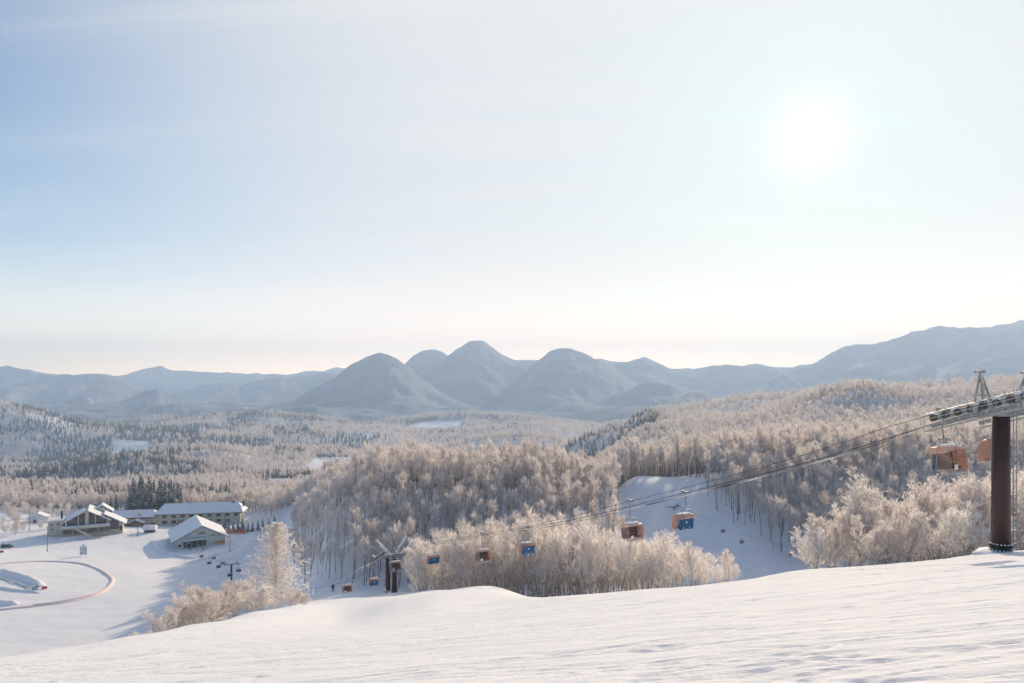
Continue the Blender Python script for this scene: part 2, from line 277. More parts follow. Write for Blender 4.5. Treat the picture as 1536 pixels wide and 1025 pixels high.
# mountains: (distance of the crest, half width towards us, half width beyond, gully depth, skyline in photo pixels)
RIDGES = [
 (1060, 150, 260, .03, [(1120, 650), (1160, 624), (1200, 606), (1245, 594), (1290, 586), (1325, 590), (1360, 600), (1400, 612)]),
 (2350, 520, 420, .05, [(-300, 575), (-120, 590), (0, 609), (60, 618), (110, 634), (160, 642), (240, 647), (320, 654), (380, 668)]),
 (1500, 260, 260, .03, [(820, 690), (860, 668), (900, 652), (940, 645), (980, 650), (1010, 664)]),
 (1900, 300, 260, .03, [(560, 702), (620, 688), (680, 672), (730, 660), (780, 656), (830, 662), (870, 676)]),
 (2700, 420, 320, .03, [(640, 664), (690, 655), (740, 646), (780, 641), (815, 640), (850, 645), (890, 654)]),
 (1500, 220, 260, .03, [(250, 712), (310, 700), (360, 692), (420, 690), (480, 696), (540, 708)]),
 (2600, 350, 380, .03, [(380, 664), (440, 652), (500, 645), (560, 644), (610, 652), (650, 660)]),
 (3400, 500, 420, .04, [(520, 642), (590, 632), (660, 624), (720, 622), (780, 627), (840, 633), (880, 640)]),
 (3900, 500, 420, .04, [(830, 628), (890, 616), (940, 609), (1000, 612), (1080, 618), (1150, 610), (1210, 602), (1270, 606), (1340, 610), (1420, 596), (1500, 602), (1600, 616)]),
 (3600, 420, 380, .04, [(200, 640), (260, 628), (330, 620), (400, 617), (460, 622), (520, 632)]),
 (5600, 1250, 1500, .10, [(395, 620), (440, 600), (470, 583), (500, 566), (530, 545), (552, 534), (570, 530), (588, 534), (610, 549), (635, 570), (665, 590), (700, 606), (740, 616)]),
 (7900, 1500, 1500, .12, [(560, 600), (595, 562), (612, 541), (632, 526), (648, 523), (662, 526), (680, 540), (720, 560), (760, 600)]),
 (7300, 1700, 1500, .12, [(600, 605), (640, 560), (668, 536), (690, 520), (708, 511), (722, 511), (738, 520), (755, 532), (780, 540), (805, 540), (840, 560), (900, 605)]),
 (6500, 1700, 1500, .10, [(735, 606), (765, 578), (790, 556), (812, 538), (830, 525), (848, 521), (868, 527), (890, 536), (915, 550), (950, 572), (990, 590), (1030, 606)]),
 (7900, 1400, 1500, .10, [(830, 560), (900, 537), (935, 542), (965, 536), (985, 543), (1012, 553), (1050, 551), (1090, 547), (1112, 549), (1138, 545), (1165, 550), (1200, 552), (1300, 575), (1400, 590)]),
 (6900, 2200, 1500, .15, [(1130, 590), (1185, 551), (1222, 542), (1250, 527), (1275, 517), (1312, 513), (1345, 505), (1380, 493), (1410, 488), (1442, 490), (1480, 488), (1512, 483), (1540, 477), (1650, 468), (1900, 470)]),
 (4300, 700, 900, .1, [(960, 622), (990, 608), (1015, 597), (1045, 588), (1075, 592), (1100, 606), (1130, 622)]),
 (6300, 800, 900, .1, [(1110, 605), (1140, 582), (1160, 567), (1176, 561), (1192, 568), (1215, 590), (1240, 605)]),
 (5600, 800, 900, .1, [(1215, 600), (1250, 570), (1280, 554), (1300, 552), (1325, 562), (1365, 590)]),
 (5500, 1100, 1000, .14, [(1330, 600), (1385, 570), (1420, 548), (1450, 540), (1490, 552), (1540, 570), (1600, 585), (1700, 590)]),
 (5200, 700, 800, .1, [(900, 600), (940, 585), (975, 571), (1000, 575), (1030, 590), (1060, 606)]),
 (7600, 1900, 1700, .22, [(-400, 530), (-200, 540), (0, 547), (30, 551), (50, 555), (75, 561), (110, 562), (140, 560), (170, 564), (195, 574), (220, 586), (260, 603)]),
 (5400, 900, 900, .14, [(60, 625), (90, 607), (112, 597), (128, 594), (150, 607), (180, 602), (205, 592), (222, 586), (236, 584), (252, 592), (275, 600), (320, 610), (360, 620)]),
 (4200, 500, 600, .12, [(170, 632), (220, 612), (260, 606), (300, 612), (350, 628)]),
 (8200, 1300, 1500, .1, [(230, 604), (270, 588), (310, 578), (345, 573), (362, 577), (385, 571), (420, 566), (460, 564), (490, 560), (520, 566), (600, 590)]),
 (11800, 2500, 1200, .12, [(40, 600), (100, 574), (150, 568), (185, 562), (212, 554), (240, 549), (262, 555), (320, 558), (400, 560), (440, 561), (462, 555), (480, 557), (510, 552), (560, 553), (640, 560), (760, 580), (900, 600)]),
]
def ground(x, y):
    x = np.asarray(x, float); y = np.asarray(y, float)
    ys = np.maximum(y, 3.0); px = CX + F * x / ys
    near = PC + PA * np.clip(x, -60, 60) + PB * y
    h = near + (table(px, ys) - near) * sstep(14, 26, ys)
    far = -205 - 3 * sstep(2300, 6000, ys)
    far = far + fbm(x / 620, ys / 620, 3, 5) * 115 * sstep(1900, 3400, ys) + fbm(x / 160, ys / 260, 31, 4) * 9 * sstep(1900, 3400, ys)
    h = h + (far - h) * sstep(1800, 2600, ys)
    h = h + fbm(x / 90, ys / 90, 5, 4) * 3.2 * sstep(520, 1100, ys) + fbm(x / 330, ys / 330, 9, 3) * 40 * sstep(600, 1200, ys) * (1 - sstep(2300, 2700, ys))
    h = h + fbm(x / 28, ys / 28, 11, 4) * .55 * sstep(180, 330, ys)
    base = -206.0
    for (Yc, wf, wb, gd, sk) in RIDGES:
        m = (ys > Yc - wf * 1.25) & (ys < Yc + wb * 1.25)
        if not m.any(): continue
        xm = x[m]; ym = ys[m]; pm = CX + F * xm / ym
        sp = np.array(sk, float); L = Yc * .035
        wob = fbm(xm / (L * 6), ym / (L * 6), int(Yc) % 97, 4)
        zsky = (HZ - pchip(sp[:, 0], sp[:, 1], np.clip(pm, sp[0, 0], sp[-1, 0]))) / F * Yc
        edge = sstep(sp[0, 0] - 40, sp[0, 0] + 10, pm) * (1 - sstep(sp[-1, 0] - 10, sp[-1, 0] + 40, pm))
        zsky = zsky + fbm(pm / 11.0, pm * 0 + Yc, 88, 4) * 12 * (Yc / 7000) * (Yc > 4000)
        yy = ym - Yc + wob * wf * .10
        t = np.where(yy < 0, -yy / wf, yy / wb)
        prof = np.clip(1 - t, 0, 1) ** 1.25; prof = prof * (1 - .10 * np.exp(-(t * 9) ** 2) * 0)
        rg = 1 - np.abs(fbm(xm / (wf * .42) + ym / (wf * 1.3), ym / (wf * .75), 41 + int(Yc) % 13, 4)) * 2
        gul = (rg - .6) * gd * 2.0 * np.clip(t * 3.5, 0, 1) * np.clip((1 - t) * 3, 0, 1)
        near_ = Yc < 4000; base = h[m] if near_ else -206.0; zsky = np.maximum(zsky, base); am = .12 if near_ else 1.0
        if near_: prof = sstep(0, 1, np.clip(1 - t, 0, 1))
        z = base + (zsky - base) * (prof + gul * np.clip((zsky - base) / 200, 0, 1)) 
        z = z + am * fbm(xm / 60, ym / 60, 77, 4) * 9 * np.clip(t * 4 + .25, 0, 1)
        z = z + am * fbm(xm / 300, ym / 300, 78, 4) * 34 * np.clip(t * 3, 0, 1) * np.clip((1 - t) * 3, 0, 1)
        z = np.where(edge > 0.001, base + (z - base) * edge, -400)
        h[m] = np.maximum(h[m], z)
    return h
def gz(x, y): return float(ground(np.array([x]), np.array([y]))[0])
def gpt(px, Y): x = (px - CX) / F * Y; return Vector((x, Y, gz(x, Y)))

def inpoly(px, y, poly):
    r = np.zeros(px.shape, bool); n = len(poly)
    for i in range(n):
        x1, y1 = poly[i]; x2, y2 = poly[(i + 1) % n]
        c = ((y1 > y) != (y2 > y)) & (px < (x2 - x1) * (y - y1) / ((y2 - y1) + 1e-9) + x1); r ^= c
    return r
OPEN = [   # treeless ground, as (photo column, distance) outlines
 [(-400, 90), (-400, 530), (60, 560), (170, 535), (400, 545), (452, 520), (446, 400), (440, 300), (446, 225), (500, 212), (625, 208), (625, 128), (400, 60), (-400, 60)],
 [(915, 190), (925, 280), (940, 318), (958, 338), (1000, 347), (1036, 340), (1044, 322), (1060, 300), (1090, 282), (1150, 268), (1200, 262), (1320, 255), (1320, 190)],
 [(160, 1850), (170, 2150), (232, 2100), (215, 1850)], [(468, 1400), (468, 1600), (530, 1640), (525, 1400)], [(700, 2300), (710, 2400), (770, 2400), (760, 2300)],
 [(385, 800), (400, 1050), (440, 1080), (452, 830)], [(0, 1200), (0, 1270), (70, 1280), (70, 1210)],
 [(600, 2900), (620, 3250), (700, 3250), (690, 2900)], [(960, 2300), (1000, 2500), (1150, 2450), (1100, 2250)], [(310, 1900), (340, 2050), (420, 2000)], [(540, 1650), (520, 1780), (640, 1760)],
]
def forest_mask(px, y):
    f = y > 100
    for p in OPEN: f &= ~inpoly(px + 5 * np.sin(y / 14), y, p)
    return f

def build_ground():
    ys = [-60 + i * 2.5 for i in range(24)]; y = 0.0
    while y < 13300: ys.append(y); y += .0072 * math.sqrt(y * y + 64)
    ys = np.array(ys)
    v = np.linspace(-.93, .95, 820); out = [v[-1]]
    while out[-1] < 9: out.append(out[-1] * 1.09 + .002)
    out = np.array(out[1:]); v = np.concatenate([-out[::-1], v, out])
    V, Yg = np.meshgrid(v, ys); X = V * (np.maximum(Yg, 0) + 6.5)
    Z = ground(X.ravel(), Yg.ravel()).reshape(X.shape)
    # ski tracks and wind crust of the near piste
    nr = (1 - sstep(45, 150, Yg)) * sstep(-60, -40, Yg)
    q = X * .985 + Yg * .17; w = -X * .17 + Yg * .985
    Z += nr * (fbm(q / 7.5, w / 1.1, 21, 4) * .024 + fbm(q / 1.6, w / .35, 22, 3) * .016 + fbm(X / 14, Yg / 9, 23, 3) * .10)
    rut = fbm(q / 16, w / 1.7, 25, 3); Z -= nr * .045 * np.exp(-((rut - .12) / .03) ** 2); chop = fbm(X / 1.3, Yg / .8, 24, 3) * sstep(.05, .5, fbm(X / 13, Yg / 6, 26, 3)); Z += nr * chop * .04
    rut = fbm(X / 11 + 9, (Yg + .35 * X) / 1.9, 27, 3); Z -= nr * .03 * np.exp(-((rut + .1) / .03) ** 2)
    for (x0, y0, sl, am, wl, ph) in [(0, 9, .10, .8, 17, 0), (0, 10.6, .16, .6, 23, 1), (0, 13, .02, 1.2, 29, 2), (0, 8.4, .22, .5, 15, 4), (0, 17, -.05, 1.4, 33, 3), (0, 22, .12, 1.6, 31, 5), (0, 30, .06, 2.0, 41, 1.5), (0, 12, -.12, 1.0, 21, 2.4), (0, 26, -.1, 1.5, 37, .6)]:
        c_ = y0 + sl * X + am * np.sin(X / wl * 6.28 + ph)
        for o_ in (0, .42): Z -= nr * .030 * np.exp(-((Yg - c_ - o_) / (.045 + .003 * Yg)) ** 2)
    far = sstep(90, 160, Yg) * (1 - sstep(500, 700, Yg)); Z += far * (fbm(X / 17, Yg / 5, 28, 3) * .22)
    px = CX + F * X / np.maximum(Yg, 3)
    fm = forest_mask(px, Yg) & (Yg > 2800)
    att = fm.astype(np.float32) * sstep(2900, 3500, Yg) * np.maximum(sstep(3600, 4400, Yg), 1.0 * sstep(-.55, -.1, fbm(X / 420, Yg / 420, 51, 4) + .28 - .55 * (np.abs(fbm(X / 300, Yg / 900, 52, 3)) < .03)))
    n, m = X.shape; co = np.stack([X, Yg, Z], -1).reshape(-1, 3).astype(np.float32)
    idx = np.arange(n * m).reshape(n, m); q4 = np.stack([idx[:-1, :-1], idx[:-1, 1:], idx[1:, 1:], idx[1:, :-1]], -1).reshape(-1, 4)
    me = bpy.data.meshes.new('snow_ground'); me.vertices.add(n * m); me.vertices.foreach_set('co', co.ravel())
    me.loops.add(q4.size); me.loops.foreach_set('vertex_index', q4.ravel().astype(np.int32)); me.polygons.add(len(q4))
    me.polygons.foreach_set('loop_start', np.arange(0, q4.size, 4, dtype=np.int32)); me.polygons.foreach_set('use_smooth', np.ones(len(q4), bool))
    a = me.attributes.new('forest', 'FLOAT', 'POINT'); a.data.foreach_set('value', att.ravel().astype(np.float32))
    me.update(calc_edges=True)
    o = bpy.data.objects.new('snow_ground', me); COL.objects.link(o); tag(o, kind='structure')
    m = bpy.data.materials.new('snow_and_woods'); m.use_nodes = True; nt = m.node_tree; N = nt.nodes.new; L = nt.links.new; b = nt.nodes['Principled BSDF']
    b.inputs['Roughness'].default_value = .9; b.inputs['Specular IOR Level'].default_value = .06
    g = N('ShaderNodeNewGeometry')
    def noise(scale, det=4, vec=None, rough=.5):
        t = N('ShaderNodeTexNoise'); t.inputs['Scale'].default_value = scale; t.inputs['Detail'].default_value = det; t.inputs['Roughness'].default_value = rough
        L(vec or g.outputs['Position'], t.inputs['Vector']); return t.outputs['Fac']
    def ramp(src, p0, c0, p1, c1):
        r = N('ShaderNodeValToRGB'); r.color_ramp.elements[0].position = p0; r.color_ramp.elements[1].position = p1
        r.color_ramp.elements[0].color = (*c0, 1); r.color_ramp.elements[1].color = (*c1, 1); L(src, r.inputs[0]); return r.outputs[0]
    snow = ramp(noise(.35, 5), .3, (.80, .81, .825), .7, (.85, .855, .865))
    av = N('ShaderNodeMath'); av.operation = 'MULTIPLY_ADD'; L(noise(.0042, 7, rough=.62), av.inputs[0]); av.inputs[1].default_value = .62
    hv = N('ShaderNodeMath'); hv.operation = 'MULTIPLY'; L(noise(.045, 7, rough=.66), hv.inputs[0]); hv.inputs[1].default_value = .38; L(hv.outputs[0], av.inputs[2])
    wood = ramp(av.outputs[0], .40, (.13, .17, .22), .60, (.36, .39, .44))  # slate blue tint puts the blue of distant haze into the woods' colour
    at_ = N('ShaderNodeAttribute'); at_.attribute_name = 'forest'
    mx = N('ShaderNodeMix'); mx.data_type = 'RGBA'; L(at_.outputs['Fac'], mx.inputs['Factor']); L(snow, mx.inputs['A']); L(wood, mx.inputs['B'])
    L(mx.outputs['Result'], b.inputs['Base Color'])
    # small relief: stretched wind crust and scuffed snow near, tree-tops far
    mp = N('ShaderNodeMapping'); L(g.outputs['Position'], mp.inputs[0]); mp.inputs['Rotation'].default_value = (0, 0, R(-10)); mp.inputs['Scale'].default_value = (.35, 1.5, 1)
    n1 = noise(1.6, 9, mp.outputs[0], .62); n2 = noise(9.0, 5)
    ad = N('ShaderNodeMath'); ad.operation = 'MULTIPLY_ADD'; L(n2, ad.inputs[0]); ad.inputs[1].default_value = .22; L(n1, ad.inputs[2])
    b1 = N('ShaderNodeBump'); b1.inputs['Distance'].default_value = .10; b1.inputs['Strength'].default_value = .8; L(ad.outputs[0], b1.inputs['Height'])
    n3 = noise(.055, 7, rough=.7); b2 = N('ShaderNodeBump'); b2.inputs['Distance'].default_value = 9.0; L(n3, b2.inputs['Height']); L(at_.outputs['Fac'], b2.inputs['Strength'])
    L(b1.outputs[0], b2.inputs['Normal']); L(b2.outputs[0], b.inputs['Normal'])
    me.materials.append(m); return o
build_ground()

# haze over the whole valley
def build_haze():
    mb = MB(); mb.box((0, 6650, 245), (38000, 13700, 1010))
    o = mb.build('haze', []); tag(o, kind='stuff')
    m = bpy.data.materials.new('haze'); m.use_nodes = True; nt = m.node_tree; nt.nodes.clear()
    out = nt.nodes.new('ShaderNodeOutputMaterial'); v = nt.nodes.new('ShaderNodeVolumePrincipled')
    v.inputs['Color'].default_value = HAZE_COL; v.inputs['Density'].default_value = HAZE_D; v.inputs['Anisotropy'].default_value = HAZE_G
    nt.links.new(v.outputs[0], out.inputs['Volume']); o.data.materials.clear(); o.data.materials.append(m)
    return o
HAZE_D = 1.45e-4; HAZE_G = 0.2; HAZE_COL = (.55, .73, .96, 1)
build_haze()

# ------------------------------------------------------------------ trees
class Strips:
    """thin frosted twigs and tapered limbs gathered as plain arrays"""
    def __init__(s): s.v = []; s.f = []; s.m = []
    def seg(s, a, b, ra, rb, n=3, m=0):
        d = b - a; L = d.length
        if L < 1e-5: return
        d = d / L; up = Vector((0, 0, 1)) if abs(d.z) < .9 else Vector((1, 0, 0)); x = d.cross(up).normalized(); y = d.cross(x); k = len(s.v)
        for p, r in ((a, ra), (b, rb)):
            for i in range(n):
                t = 6.28318 * i / n; s.v.append(p + (x * math.cos(t) + y * math.sin(t)) * r)
        for i in range(n): j = (i + 1) % n; s.f.append((k + i, k + j, k + n + j, k + n + i)); s.m.append(m)
    def twig(s, a, b, w, side, m=0):
        k = len(s.v); s.v += [a - side * w * .5, a + side * w * .5, b + side * w * .35, b - side * w * .35]; s.f.append((k, k + 1, k + 2, k + 3)); s.m.append(m)
    def mesh(s, name, mats):
        me = bpy.data.meshes.new(name); me.from_pydata([tuple(p) for p in s.v], [], s.f)
        for mt in mats: me.materials.append(mt)
        if any(s.m): me.polygons.foreach_set('material_index', s.m)
        me.update(); return me

def rvec(rg): return Vector((rg.gauss(0, 1), rg.gauss(0, 1), rg.gauss(0, 1))).normalized()
def broadleaf(seed, H=15.0, stems=1, limbs=16, subs=6, twigs=8, tw=.055, tl=.85, spread=1.0, low=.36, sides=5, lean=0.0, up=0.0):
    """returns (trunk strips, crown strips) of a bare tree under rime"""
    rg = random.Random(seed); W = Strips(); C = Strips()
    for st in range(stems):
        a0 = rg.uniform(0, 6.28); ln = (rg.uniform(.15, .5) if stems > 1 else rg.uniform(0, .06)) + lean
        p = Vector((math.cos(a0) * .15 * (stems > 1), math.sin(a0) * .15 * (stems > 1), -.6)); d = Vector((math.cos(a0) * ln, math.sin(a0) * ln, 1)).normalized()
        Hs = H * (rg.uniform(.72, 1.0) if stems > 1 else .93); n = 9; r0 = H * (.011 if stems == 1 else .007); path = [p.copy()]
        for i in range(n):
            d = (d + rvec(rg) * .07 + Vector((0, 0, .05))).normalized(); q = p + d * Hs / n
            W.seg(p, q, r0 * (1 - .85 * i / n), r0 * (1 - .85 * (i + 1) / n), sides); p = q; path.append(p.copy())
        for l in range(limbs):
            t = low + (1 - low) * ((l + rg.random()) / limbs) ** .9; t = min(t, .985); k = int(t * n); f = t * n - k; base = path[k].lerp(path[min(k + 1, n)], f)
            az = l * 2.4 + rg.uniform(-.6, .6); el = min(1.45, rg.uniform(.42, .85) + .45 * t * t + up * .35)
            ld = Vector((math.cos(az) * math.cos(el), math.sin(az) * math.cos(el), math.sin(el)))
            LL = H * .40 * spread * (1.12 - t * .80) * rg.uniform(.75, 1.15) / (1.25 if stems > 1 else 1); a = base; dd = ld; rr = r0 * .42 * (1.15 - t); ms = 4
            for i in range(ms):
                dd = (dd + rvec(rg) * .13 + Vector((0, 0, .10))).normalized(); b = a + dd * LL / ms
                W.seg(a, b, rr * (1 - i / (ms + .6)), rr * (1 - (i + 1) / (ms + .6)), 3)
                ns = max(1, round(subs / ms)) + (i == ms - 1)
                for s_ in range(ns):
                    sb = a.lerp(b, rg.random()); sd = (dd * .9 + rvec(rg) * .62 + Vector((0, 0, .22 + up * .4))).normalized(); SL = LL * rg.uniform(.22, .42) + .3
                    se = sb + sd * SL; W.seg(sb, se, rr * .28 + .008, .010, 3)
                    for w_ in range(twigs):
                        tb = sb.lerp(se, rg.uniform(.15, 1)); td = (sd + rvec(rg) * .75 + Vector((0, 0, .15 + up * .5))).normalized()
                        te = tb + td * tl * rg.uniform(.55, 1.2); C.twig(tb, te, tw * rg.uniform(.7, 1.4), rvec(rg).cross(td).normalized())
                a = b
    return W, C
def knobs(C, rg, n, size):
    """clumps of rime that thicken some twigs"""
    fs = list(C.f)
    for i in range(n):
        f = rg.choice(fs); a = (C.v[f[2]] + C.v[f[3]]) / 2; d = rvec(rg) * size * rg.uniform(.6, 1.5); C.twig(a - d, a + d, size * 1.1, rvec(rg).cross(d).normalized())
def conifer(seed, H=14.0, wid=.21, layers=22, per=11, snow=.45):
    rg = random.Random(seed); W = Strips(); C = Strips(); W.seg(Vector((0, 0, -.5)), Vector((0, 0, H * .96)), H * .014, .02, 6)
    for l in range(layers):
        t = (l + .3) / layers; z = H * (.10 + .88 * t); RL = H * wid * (1 - t) ** .85 + .12
        for k in range(max(5, int(per * (1 - t * .45)))):
            az = rg.uniform(0, 6.283); L_ = RL * rg.uniform(.65, 1.12); dr = rg.uniform(.15, .42)
            o = Vector((math.cos(az), math.sin(az), 0)); s_ = Vector((-math.sin(az), math.cos(az), 0)); zz = z + rg.uniform(-.2, .2)
            a = Vector((0, 0, zz)); m_ = a + o * L_ * .55 + Vector((0, 0, -dr * L_ * .35)); e = a + o * L_ + Vector((0, 0, -dr * L_)); w = L_ * rg.uniform(.22, .34) + .05
            sn = 1 if rg.random() < snow else 0
            kk = len(C.v); dn = Vector((0, 0, -.10 * L_))
            C.v += [a, m_ + s_ * w + dn, e, m_ - s_ * w + dn, m_]
            for f in ((0, 1, 4), (1, 2, 4), (2, 3, 4), (3, 0, 4)): C.f.append(tuple(kk + i for i in f)); C.m.append(sn if rg.random() < .8 else 1 - sn)
            for q in range(3):      # hanging sprays give the outline its teeth
                b = a.lerp(e, rg.uniform(.45, 1.0)) + s_ * rg.uniform(-w, w) * .7; t_ = b + Vector((rg.uniform(-.15, .15), rg.uniform(-.15, .15), -rg.uniform(.25, .6) * (H / 14)))
                C.twig(b, t_, .16 * H / 14, s_, 1 if rg.random() < snow * .5 else 0)
    return W, C
def larch(seed, H=20.0):
    rg = random.Random(seed); W = Strips(); C = Strips(); p = Vector((0, 0, -1)); n = 14
    for i in range(n): q = Vector((rg.gauss(0, .05), rg.gauss(0, .05), -1 + (H + 1) * (i + 1) / n)); W.seg(p, q, .26 * (1 - .93 * i / n), .26 * (1 - .93 * (i + 1) / n), 7); p = q
    for l in range(230):
        t = ((l + rg.random()) / 230); z = H * (.05 + .93 * t); env = (1 - t) ** .58 * (1 if t > .12 else .62 + t * 3); L_ = 9.6 * env * rg.uniform(.55, 1.1) + .2
        if rg.random() < .08: continue
        az = l * 2.399 + rg.uniform(-.5, .5); o = Vector((math.cos(az), math.sin(az), 0)); a = Vector((0, 0, z)); el = .12 + .5 * t; ms = 5
        for i in range(ms):
            dz = el - .34 * math.sin(i / ms * 3.1) * (1 - t) + .08 * i; b = a + (o + Vector((0, 0, dz - .12)) + rvec(rg) * .09).normalized() * L_ / ms
            W.seg(a, b, .035 * (1 - i / (ms + 1)) + .01, .035 * (1 - (i + 1) / (ms + 1)) + .01, 3)
            for s_ in range(3):
                tb = a.lerp(b, rg.random()); td = (o * .55 + rvec(rg) * .8 + Vector((0, 0, .1))).normalized(); TL = (.25 + L_ * .16) * rg.uniform(.5, 1.2); te = tb + td * TL
                C.twig(tb, te, .09, rvec(rg).cross(td).normalized())
                for w_ in range(5):
                    x = tb.lerp(te, rg.uniform(.2, 1)); xd = (td * .6 + rvec(rg)).normalized(); C.twig(x, x + xd * rg.uniform(.18, .5), .065, rvec(rg).cross(xd).normalized())
            a = b
    return W, C
def joined(name, W, C, mats, off=1):
    S = Strips(); S.v = list(W.v) + list(C.v); n = len(W.v); S.f = list(W.f) + [tuple(i + n for i in f) for f in C.f]; S.m = list(W.m) + [m + off for m in C.m]
    return S.mesh(name, mats)

protos = {}; whole = {}
for i in range(5):       # tall forest trees under thin rime
    W, C = broadleaf(100 + i, H=15, limbs=15, subs=8, twigs=9, tw=.040, tl=.9, spread=[1.05, .9, 1.2, 1.0, .8][i], low=[.44, .52, .48, .56, .40][i], up=.4)
    protos['wood', i] = (W.mesh('trunk', [M_bark]), C.mesh('crown', [M_frost])); whole['wood', i] = joined('forest_tree', W, C, [M_bark, M_frost])
for i in range(4):       # trees of the near bank, many stems, thick rime
    W, C = broadleaf(200 + i, H=12, stems=[2, 3, 1, 4][i], limbs=[15, 11, 22, 9][i], subs=7, twigs=5, tw=.045, tl=1.0, spread=1.2, low=.26, up=.35)
    knobs(C, random.Random(i), 500, .10); protos['bank', i] = (W.mesh('trunk', [M_bark2]), C.mesh('crown', [M_frost2]))
for i in range(3):       # rounder crowns of the open valley woods
    W, C = broadleaf(500 + i, H=12.5, limbs=18, subs=8, twigs=10, tw=.055, tl=.9, spread=[1.3, 1.15, 1.4][i], low=.28, up=.25); whole['round', i] = joined('forest_tree', W, C, [M_bark, M_frost])
for i in range(4):       # rimed bushes just behind the crest
    W, C = broadleaf(300 + i, H=8, stems=[5, 6, 4, 3][i], limbs=13, subs=6, twigs=7, tw=.032, tl=.52, spread=1.25, low=.18, up=.15)
    knobs(C, random.Random(i), 1800, .055); protos['bush', i] = (W.mesh('trunk', [M_bark2]), C.mesh('crown', [M_frost2]))
for i in range(4):
    W, C = conifer(400 + i, wid=[.17, .21, .15, .24][i], snow=[.34, .42, .26, .5][i])
    protos['fir', i] = (W.mesh('trunk', [M_trunk_dark]), C.mesh('crown', [M_needle, M_needle_snow])); whole['fir', i] = joined('conifer_tree', W, C, [M_trunk_dark, M_needle, M_needle_snow])

# ---- where the trees stand
rs = np.random.RandomState(7)
def scatter(y0, y1, step):
    xs = np.arange(-y1 * 1.15, y1 * 1.2, step); ys = np.arange(y0, y1, step); X, Y = np.meshgrid(xs, ys)
    X = X + rs.uniform(-.48, .48, X.shape) * step; Y = Y + rs.uniform(-.48, .48, Y.shape) * step
    X = X.ravel(); Y = Y.ravel(); px = CX + F * X / Y; k = (px > -120) & (px < 1680) & (Y >= y0) & (Y < y1); X, Y, px = X[k], Y[k], px[k]; k = forest_mask(px, Y); return X[k], Y[k]
bands = [(125, 205, 4.2, 1.0), (205, 420, 4.0, 1.0), (420, 760, 5.3, 1.0), (760, 1300, 7.2, 1.0), (1300, 2200, 10.0, 1.1), (2200, 3500, 13.5, 1.3)]
PX, PY, PS, PK = [], [], [], []
for (a, b, st, sc_) in bands:
    x, y = scatter(a, b, st); px = CX + F * x / y
    if a == 125:      # the sunlit bank in front of the shaded wood
        k = (px > 618) & (px < 1100) & (y < 190 - 18 * (px > 1000)); x, y, px = x[k], y[k], px[k]
    PX.append(x); PY.append(y); PS.append(np.full(x.shape, sc_))
X = np.concatenate(PX); Y = np.concatenate(PY); S = np.concatenate(PS); P = CX + F * X / Y
keep = rs.uniform(size=X.shape) > .10 + .25 * (fbm(X / 60, Y / 60, 61, 3) < -.25) * (Y > 450)
keep &= ~((Y < 560) & (P < 395) & (P > 45) & (Y > 430))
X, Y, S, P = X[keep], Y[keep], S[keep], P[keep]
Z = ground(X, Y)
n1 = fbm(X / 130, Y / 130, 71, 4); n2 = fbm(X / 37, Y / 37, 73, 3)
con = np.zeros(X.shape)
con += (P < 260) * (Y > 1500) * (Y < 3000) * (.30 + 1.3 * n1 + .5 * n2)
con += (P < 560) * (Y > 600) * (.40 + .16 * (P < 300) + 1.2 * n1 + .4 * n2)
con += ((P < 300) & (Y > 2050) & (Y < 2600)) * .55 * (1 + n2)
con += ((P > 640) & (P < 1000) & (Y > 620) & (Y < 2300)) * (.12 + 1.6 * n1 + .5 * n2)
con += inpoly(P, Y, [(845, 1180), (850, 1560), (930, 1640), (990, 1500), (985, 1150), (900, 1100)]) * .8
con += inpoly(P, Y, [(835, 480), (860, 700), (850, 1180), (900, 1100), (930, 640), (880, 470)]) * .6
con += (Y > 2200) * (.1 + n1)
con -= ((P > 1000) & (Y < 2000)) * 1.5
fir = rs.uniform(size=X.shape) < np.clip(con, 0, .92)
size = S * np.clip(1 + .22 * rs.normal(size=X.shape), .55, 1.5)
size = np.where(Y < 205, np.clip(size, .75, 1.12) * (.80 + .22 * np.exp(-((P - 830) / 70) ** 2) - .42 * sstep(950, 1090, P) - .08 * (P < 700)), size) * np.where((P < 530) & (Y < 430) & (Y > 205), .70, 1.0)
rot = rs.uniform(0, 6.283, X.shape)
order = np.argsort(Y); X, Y, S, P, Z, fir, size, rot, n1 = [a[order] for a in (X, Y, S, P, Z, fir, size, rot, n1)]
inview = (P > -10) & (P < 1546)

G_BANK = 'rime covered trees on the sunlit bank'; G_BUSH = 'rimed bushes behind the crest'; G_WOOD = 'bare frosted trees of the shaded wood'; G_SLOPE = 'bare frosted trees of the slope beyond the piste'
def place_tree(name, key, loc, rz, sc_, label, cat, group, parts=True):
    if parts:
        e = empty(name, loc, rz, label, cat, group); e.scale = (sc_,) * 3
        tr, cr = protos[key]
        for nm, me in (('trunk', tr), ('crown', cr)):
            c = bpy.data.objects.new(nm, me); link(c, e)
        return e
    o = bpy.data.objects.new(name, whole[key]); COL.objects.link(o); o.location = loc; o.rotation_euler = (0, 0, rz); o.scale = (sc_,) * 3
    return tag(o, label, cat, group)

